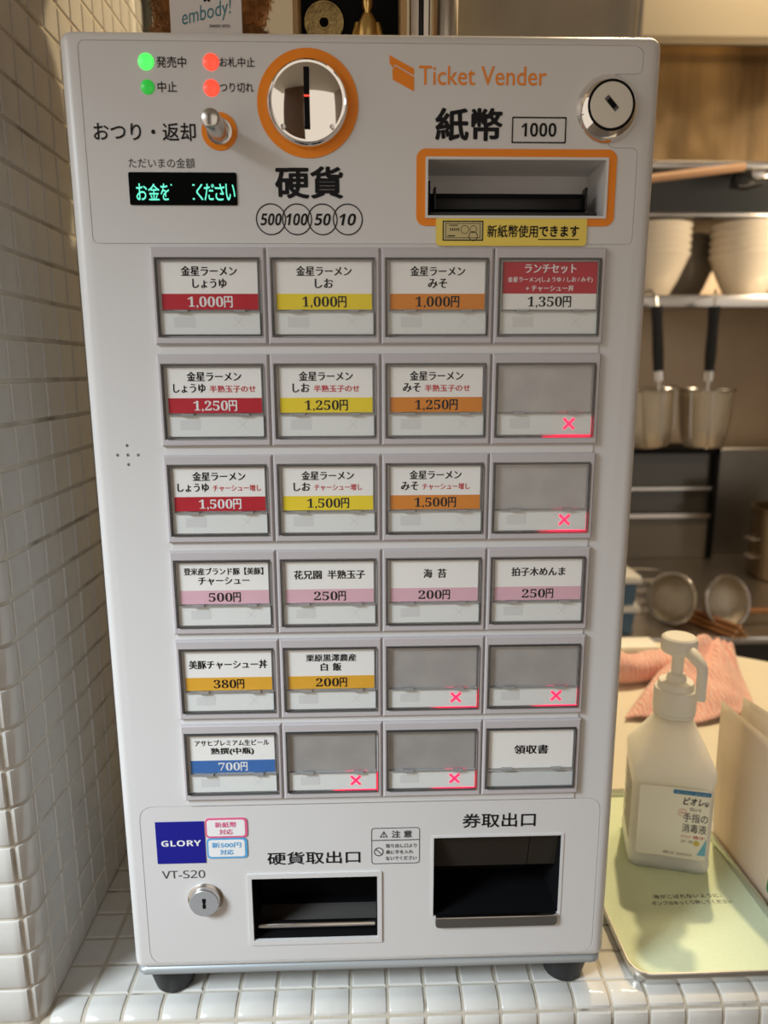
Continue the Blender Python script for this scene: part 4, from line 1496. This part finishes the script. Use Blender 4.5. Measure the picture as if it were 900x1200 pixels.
def bowl_me(R, Hh, rb, m):
    me = lathe([(rb * 0.9, 0), (rb, 0.001), (rb, 0.010), (rb * 1.06, 0.012), (rb + (R - rb) * 0.45, Hh * 0.42), (rb + (R - rb) * 0.85, Hh * 0.82), (R - 0.004, Hh - 0.012), (R, Hh - 0.006), (R + 0.001, Hh - 0.001), (R - 0.003, Hh),
                (R - 0.008, Hh - 0.012), (rb + (R - rb) * 0.80, Hh * 0.80), (rb + (R - rb) * 0.40, Hh * 0.42), (rb * 1.03, 0.0175), (0, 0.0175)], n=40, angle=60)
    me.materials.append(m)
    return me


bw = bowl_me(0.100, 0.118, 0.050, porc)
bg = bowl_me(0.095, 0.118, 0.048, greyporc)
ORD = ('bottom', 'second lowest', 'middle', 'second highest', 'topmost')
for cx, cy, dz, me, lab, grp in ((0.793, 1.60, 0.0182, bw, 'white porcelain bowl of the stack above the tilted strainer', 'white bowls above the tilted strainer'),
                                 (1.062, 1.60, 0.0195, bw, 'white porcelain bowl of the stack above the upright strainer', 'white bowls above the upright strainer'),
                                 (0.955, 1.780, 0.0185, bg, 'dark grey bowl of the stack behind the white bowls', 'dark bowl stack')):
    for k in range(5):
        add('bowl', me, None, None, (cx, cy, 0.6205 + k * dz), label=ORD[k] + ' ' + lab, cat='bowl', group=grp)

# hanging noodle strainers
meshm = bpy.data.materials.new('wire_mesh')
meshm.use_nodes = True
nt = meshm.node_tree
b = nt.nodes['Principled BSDF']
b.inputs['Base Color'].default_value = (0.62, 0.56, 0.46, 1)
b.inputs['Metallic'].default_value = 0.9
b.inputs['Roughness'].default_value = 0.35
tc = nt.nodes.new('ShaderNodeTexCoord')
vo = nt.nodes.new('ShaderNodeTexVoronoi')
vo.inputs['Scale'].default_value = 260
bp = nt.nodes.new('ShaderNodeBump')
bp.inputs['Strength'].default_value = 0.8
bp.inputs['Distance'].default_value = 0.002
nt.links.new(tc.outputs['Object'], vo.inputs['Vector'])
nt.links.new(vo.outputs['Distance'], bp.inputs['Height'])
nt.links.new(bp.outputs[0], b.inputs['Normal'])
for rx, tilt, rz0, lab in ((0.909, 0.0, -0.44, 'deep wire noodle strainer hanging upright from the shelf lip'), (0.730, 0.10, 0.0, 'deep wire noodle strainer hanging tilted from the shelf lip')):
    st = thing('noodle_strainer', (rx, 1.52, 0.225), lab, 'strainer', 'noodle strainers hanging from the shelf')
    T = Matrix.Translation((rx, 1.455, 0.590)) @ Matrix.Rotation(-tilt, 4, 'Y') @ Matrix.Rotation(rz0, 4, 'Z')
    bk = lathe([(0.0, -0.365), (0.040, -0.362), (0.054, -0.345), (0.060, -0.31), (0.066, -0.23), (0.068, -0.212)], (0, 0, 0), 'Z', 36, cap1=False)
    add('basket', xform(bk, T), meshm, st)
    rimp = [(0.0695 * math.cos(2 * PI * i / 36), 0.0695 * math.sin(2 * PI * i / 36), -0.211) for i in range(36)]
    add('rim', xform(tube(rimp, 0.0035, 8, True), T), M['satin'], st)
    for a in range(8):
        ang = 2 * PI * a / 8 + 0.2
        add('rib', xform(tube([(q * math.cos(ang), q * math.sin(ang), z) for q, z in ((0.069, -0.212), (0.061, -0.31), (0.055, -0.345), (0.041, -0.363))], 0.0018, 6), T), M['satin'], st)
    add('shank', xform(tube([(0, -0.069, -0.213), (0, -0.072, -0.19), (0, -0.070, -0.14)], 0.005, 10), T), M['satin'], st)
    hn = loft([(0.024, 0.018, 0.008, -0.165), (0.027, 0.021, 0.009, -0.12), (0.025, 0.020, 0.009, -0.05), (0.030, 0.020, 0.009, -0.005)], 4)
    add('handle', xform(hn, T @ Matrix.Translation((0, -0.070, 0))), M['black'], st)
    add('ferrule', xform(loft([(0.027, 0.021, 0.008, -0.188), (0.027, 0.021, 0.008, -0.164)], 4), T @ Matrix.Translation((0, -0.070, 0))), M['satin'], st)
    add('hook', xform(tube([(0, -0.070, -0.006), (0, -0.068, 0.016), (0, -0.04, 0.036), (0, 0.012, 0.037), (0, 0.026, 0.036), (0, 0.030, 0.0335)], 0.003, 8), T), M['satin'], st)

# lower kitchen: worktop, cabinet, steel sheet, pot
wt = thing('steel_worktop', (1.0, 1.4, -0.95), 'long stainless kitchen worktop on a dark base', 'worktop')
add('top', box(0.45, 1.90, 1.045, 1.875, -0.158, -0.150), M['brushed'], wt)
add('front_edge', box(0.45, 1.90, 1.038, 1.046, -0.166, -0.149, 0.002, 2), M['satin'], wt)
add('base', box(0.46, 1.89, 1.07, 1.87, -0.949, -0.159), mat('base_dark', (0.03, 0.025, 0.02), 0.6), wt)
glassd = mat('dark_glass', (0.045, 0.042, 0.036), 0.12)
ov = thing('glass_cabinet', (0.94, 1.80, -0.15), 'dark glass-fronted cabinet with two steel rails on the worktop', 'cabinet')
add('carcass', join(box(0.72, 0.735, 1.70, 1.87, -0.149, 0.195), box(1.072, 1.087, 1.70, 1.87, -0.149, 0.195), box(0.72, 1.087, 1.70, 1.87, 0.180, 0.195), box(0.72, 1.087, 1.86, 1.87, -0.149, 0.195)), M['blackm'], ov)
add('rail', box(0.736, 1.071, 1.705, 1.715, 0.068, 0.076), M['satin'], ov)
add('rail', box(0.736, 1.071, 1.700, 1.712, -0.018, -0.006), M['satin'], ov)
add('glass_pane', box(0.736, 1.071, 1.713, 1.718, -0.149, -0.018), mat('smoky_pane', (0.13, 0.12, 0.10), 0.12), ov)
add('glass_pane', box(0.736, 1.071, 1.722, 1.727, -0.006, 0.180), glassd, ov)
add('box_inside', box(0.93, 1.05, 1.76, 1.84, -0.148, 0.10), mat('amber_box', (0.20, 0.12, 0.06), 0.6), ov)
ss = slab(rrect(1.090, 1.55, -0.15, 0.190, 0.018, 5), -0.003, 0.003)
ss.transform(Matrix.Translation((0, 1.74, -0.001)) @ Matrix.Rotation(0.0, 4, 'X'))
stp = thing('steel_sheet', (1.3, 1.74, -0.15), 'upright dull steel sheet with rounded corners beside the dark cabinet', 'steel sheet')
add('sheet', ss, mat('sheet_steel', (0.20, 0.19, 0.175), 0.35, metal=0.8, tint=(4, (0.14, 0.13, 0.12), 0.4, 0.7)), stp)
add('rolled_edge', tube([(1.092, 1.739, -0.12), (1.092, 1.739, 0.165), (1.098, 1.739, 0.180), (1.112, 1.739, 0.189), (1.53, 1.739, 0.189)], 0.005, 8), M['satin'], stp)
pot = thing('stock_pot', (1.215, 1.50, -0.15), 'tall brown steel stock pot with side handles on the worktop', 'pot')
add('vessel', lathe([(0.108, 0), (0.112, 0.004), (0.112, 0.190), (0.116, 0.195), (0.116, 0.199), (0.108, 0.199), (0.107, 0.02), (0, 0.02)], (1.215, 1.50, -0.1495), 'Z', 48), mat('pot_steel', (0.26, 0.19, 0.11), 0.3, metal=0.9), pot)
for zz in (0.065, 0.115):
    add('handle', tube([(1.105, 1.475, -0.15 + zz), (1.085, 1.470, -0.15 + zz), (1.078, 1.49, -0.15 + zz), (1.080, 1.51, -0.15 + zz), (1.104, 1.515, -0.15 + zz)], 0.005, 8), M['satin'], pot)

# round sieves, sticks, wire basket, boxes on the worktop
copper = mat('copper_wood', (0.36, 0.16, 0.06), 0.4)
for cx, cy, R_, rz, hx2, lab in ((0.826, 1.10, 0.058, 0.25, 1, 'round hoop sieve with a wooden handle standing beside the stick bundle'), (0.708, 1.13, 0.058, -0.95, 0, 'round hoop sieve turned edge-on beside the wire basket')):
    sv = thing('hoop_sieve', (cx, cy, -0.15), lab, 'sieve', 'hoop sieves on the worktop')
    T = Matrix.Translation((cx, cy, -0.150 + R_ + 0.0040)) @ Matrix.Rotation(rz, 4, 'Z') @ Matrix.Rotation(-0.25, 4, 'X')
    pth = [(R_ * math.cos(2 * PI * i / 40), 0, R_ * math.sin(2 * PI * i / 40)) for i in range(40)]
    add('hoop', xform(tube(pth, 0.0038, 8, True), T), M['satin'], sv)
    bsk = lathe([(R_ - 0.001, 0.0), (R_ * 0.93, -0.018), (R_ * 0.7, -0.034), (R_ * 0.35, -0.043), (0, -0.045)], (0, 0, 0), 'F', 36, cap0=False)
    add('bowl_mesh', xform(bsk, T), meshm, sv)
    if hx2:
        add('handle', tube([(cx + 0.05, cy + 0.02, -0.118), (cx + 0.16, cy + 0.03, -0.122)], 0.007, 10), copper, sv)
stick = tube([(0, 0, 0), (0, 0.20, 0)], 0.0048, 10)
stick.materials.append(copper)
tipm = lathe([(0.0050, 0.0), (0.0050, 0.004), (0.0036, 0.0055), (0, 0.006)], (0, 0, 0), 'F', 14)
tipm.materials.append(mat('copper_tip', (0.75, 0.45, 0.22), 0.3, metal=0.6))
for k, (dx, dz) in enumerate(((0, 0), (0.0125, 0.0), (0.0245, 0.001), (0.005, 0.0108), (0.0185, 0.0112), (0.0120, 0.0215))):
    s_ = thing('wooden_stick', (0.806 + dx, 1.028, -0.1437 + dz), 'copper-brown round stick in the bundle lying over the worktop edge', 'stick', 'stick bundle on the worktop', rotz=0.42)
    o = add('shaft', stick, None, s_)
    o.matrix_parent_inverse = Matrix.Identity(4)
    o = add('tip', tipm, None, s_)
    o.matrix_parent_inverse = Matrix.Identity(4)
wbk = thing('wire_basket', (0.66, 1.24, -0.15), 'low ribbed wire basket behind the hoop sieves', 'basket')
for z in (0.003, 0.030, 0.058, 0.085):
    add('ring_wire', tube([(x, y, -0.15 + z) for x, y in [(px + 0.655, py + 1.245) for px, py in rrect(-0.085, 0.085, -0.055, 0.055, 0.02, 4)]], 0.0022, 6, True), M['satin'], wbk)
wirem = tube([(0, 0, 0.002), (0, 0, 0.085)], 0.0016, 6)
wirem.materials.append(M['satin'])
for k in range(18):
    add('upright_wire', wirem, None, wbk, (0.58 + k * 0.0088, 1.190, -0.15))
bluep = mat('blue_plastic', (0.10, 0.19, 0.30), 0.4)
for k in range(2):
    z = -0.1495 + k * 0.0670
    bx_ = thing('storage_box', (0.575, 1.10, z), ('lower' if k == 0 else 'upper') + ' blue plastic storage box with a white lid in the stack of two', 'storage box', 'stacked blue boxes')
    add('tub', xform(loft([(0.080, 0.08, 0.008, 0.0), (0.086, 0.086, 0.008, 0.052)], 3), Matrix.Translation((0.560, 1.11, z))), bluep, bx_)
    add('lid', xform(loft([(0.100, 0.100, 0.006, 0.0521), (0.102, 0.102, 0.006, 0.055), (0.096, 0.096, 0.006, 0.0665)], 3), Matrix.Translation((0.560, 1.11, z))), capm, bx_)
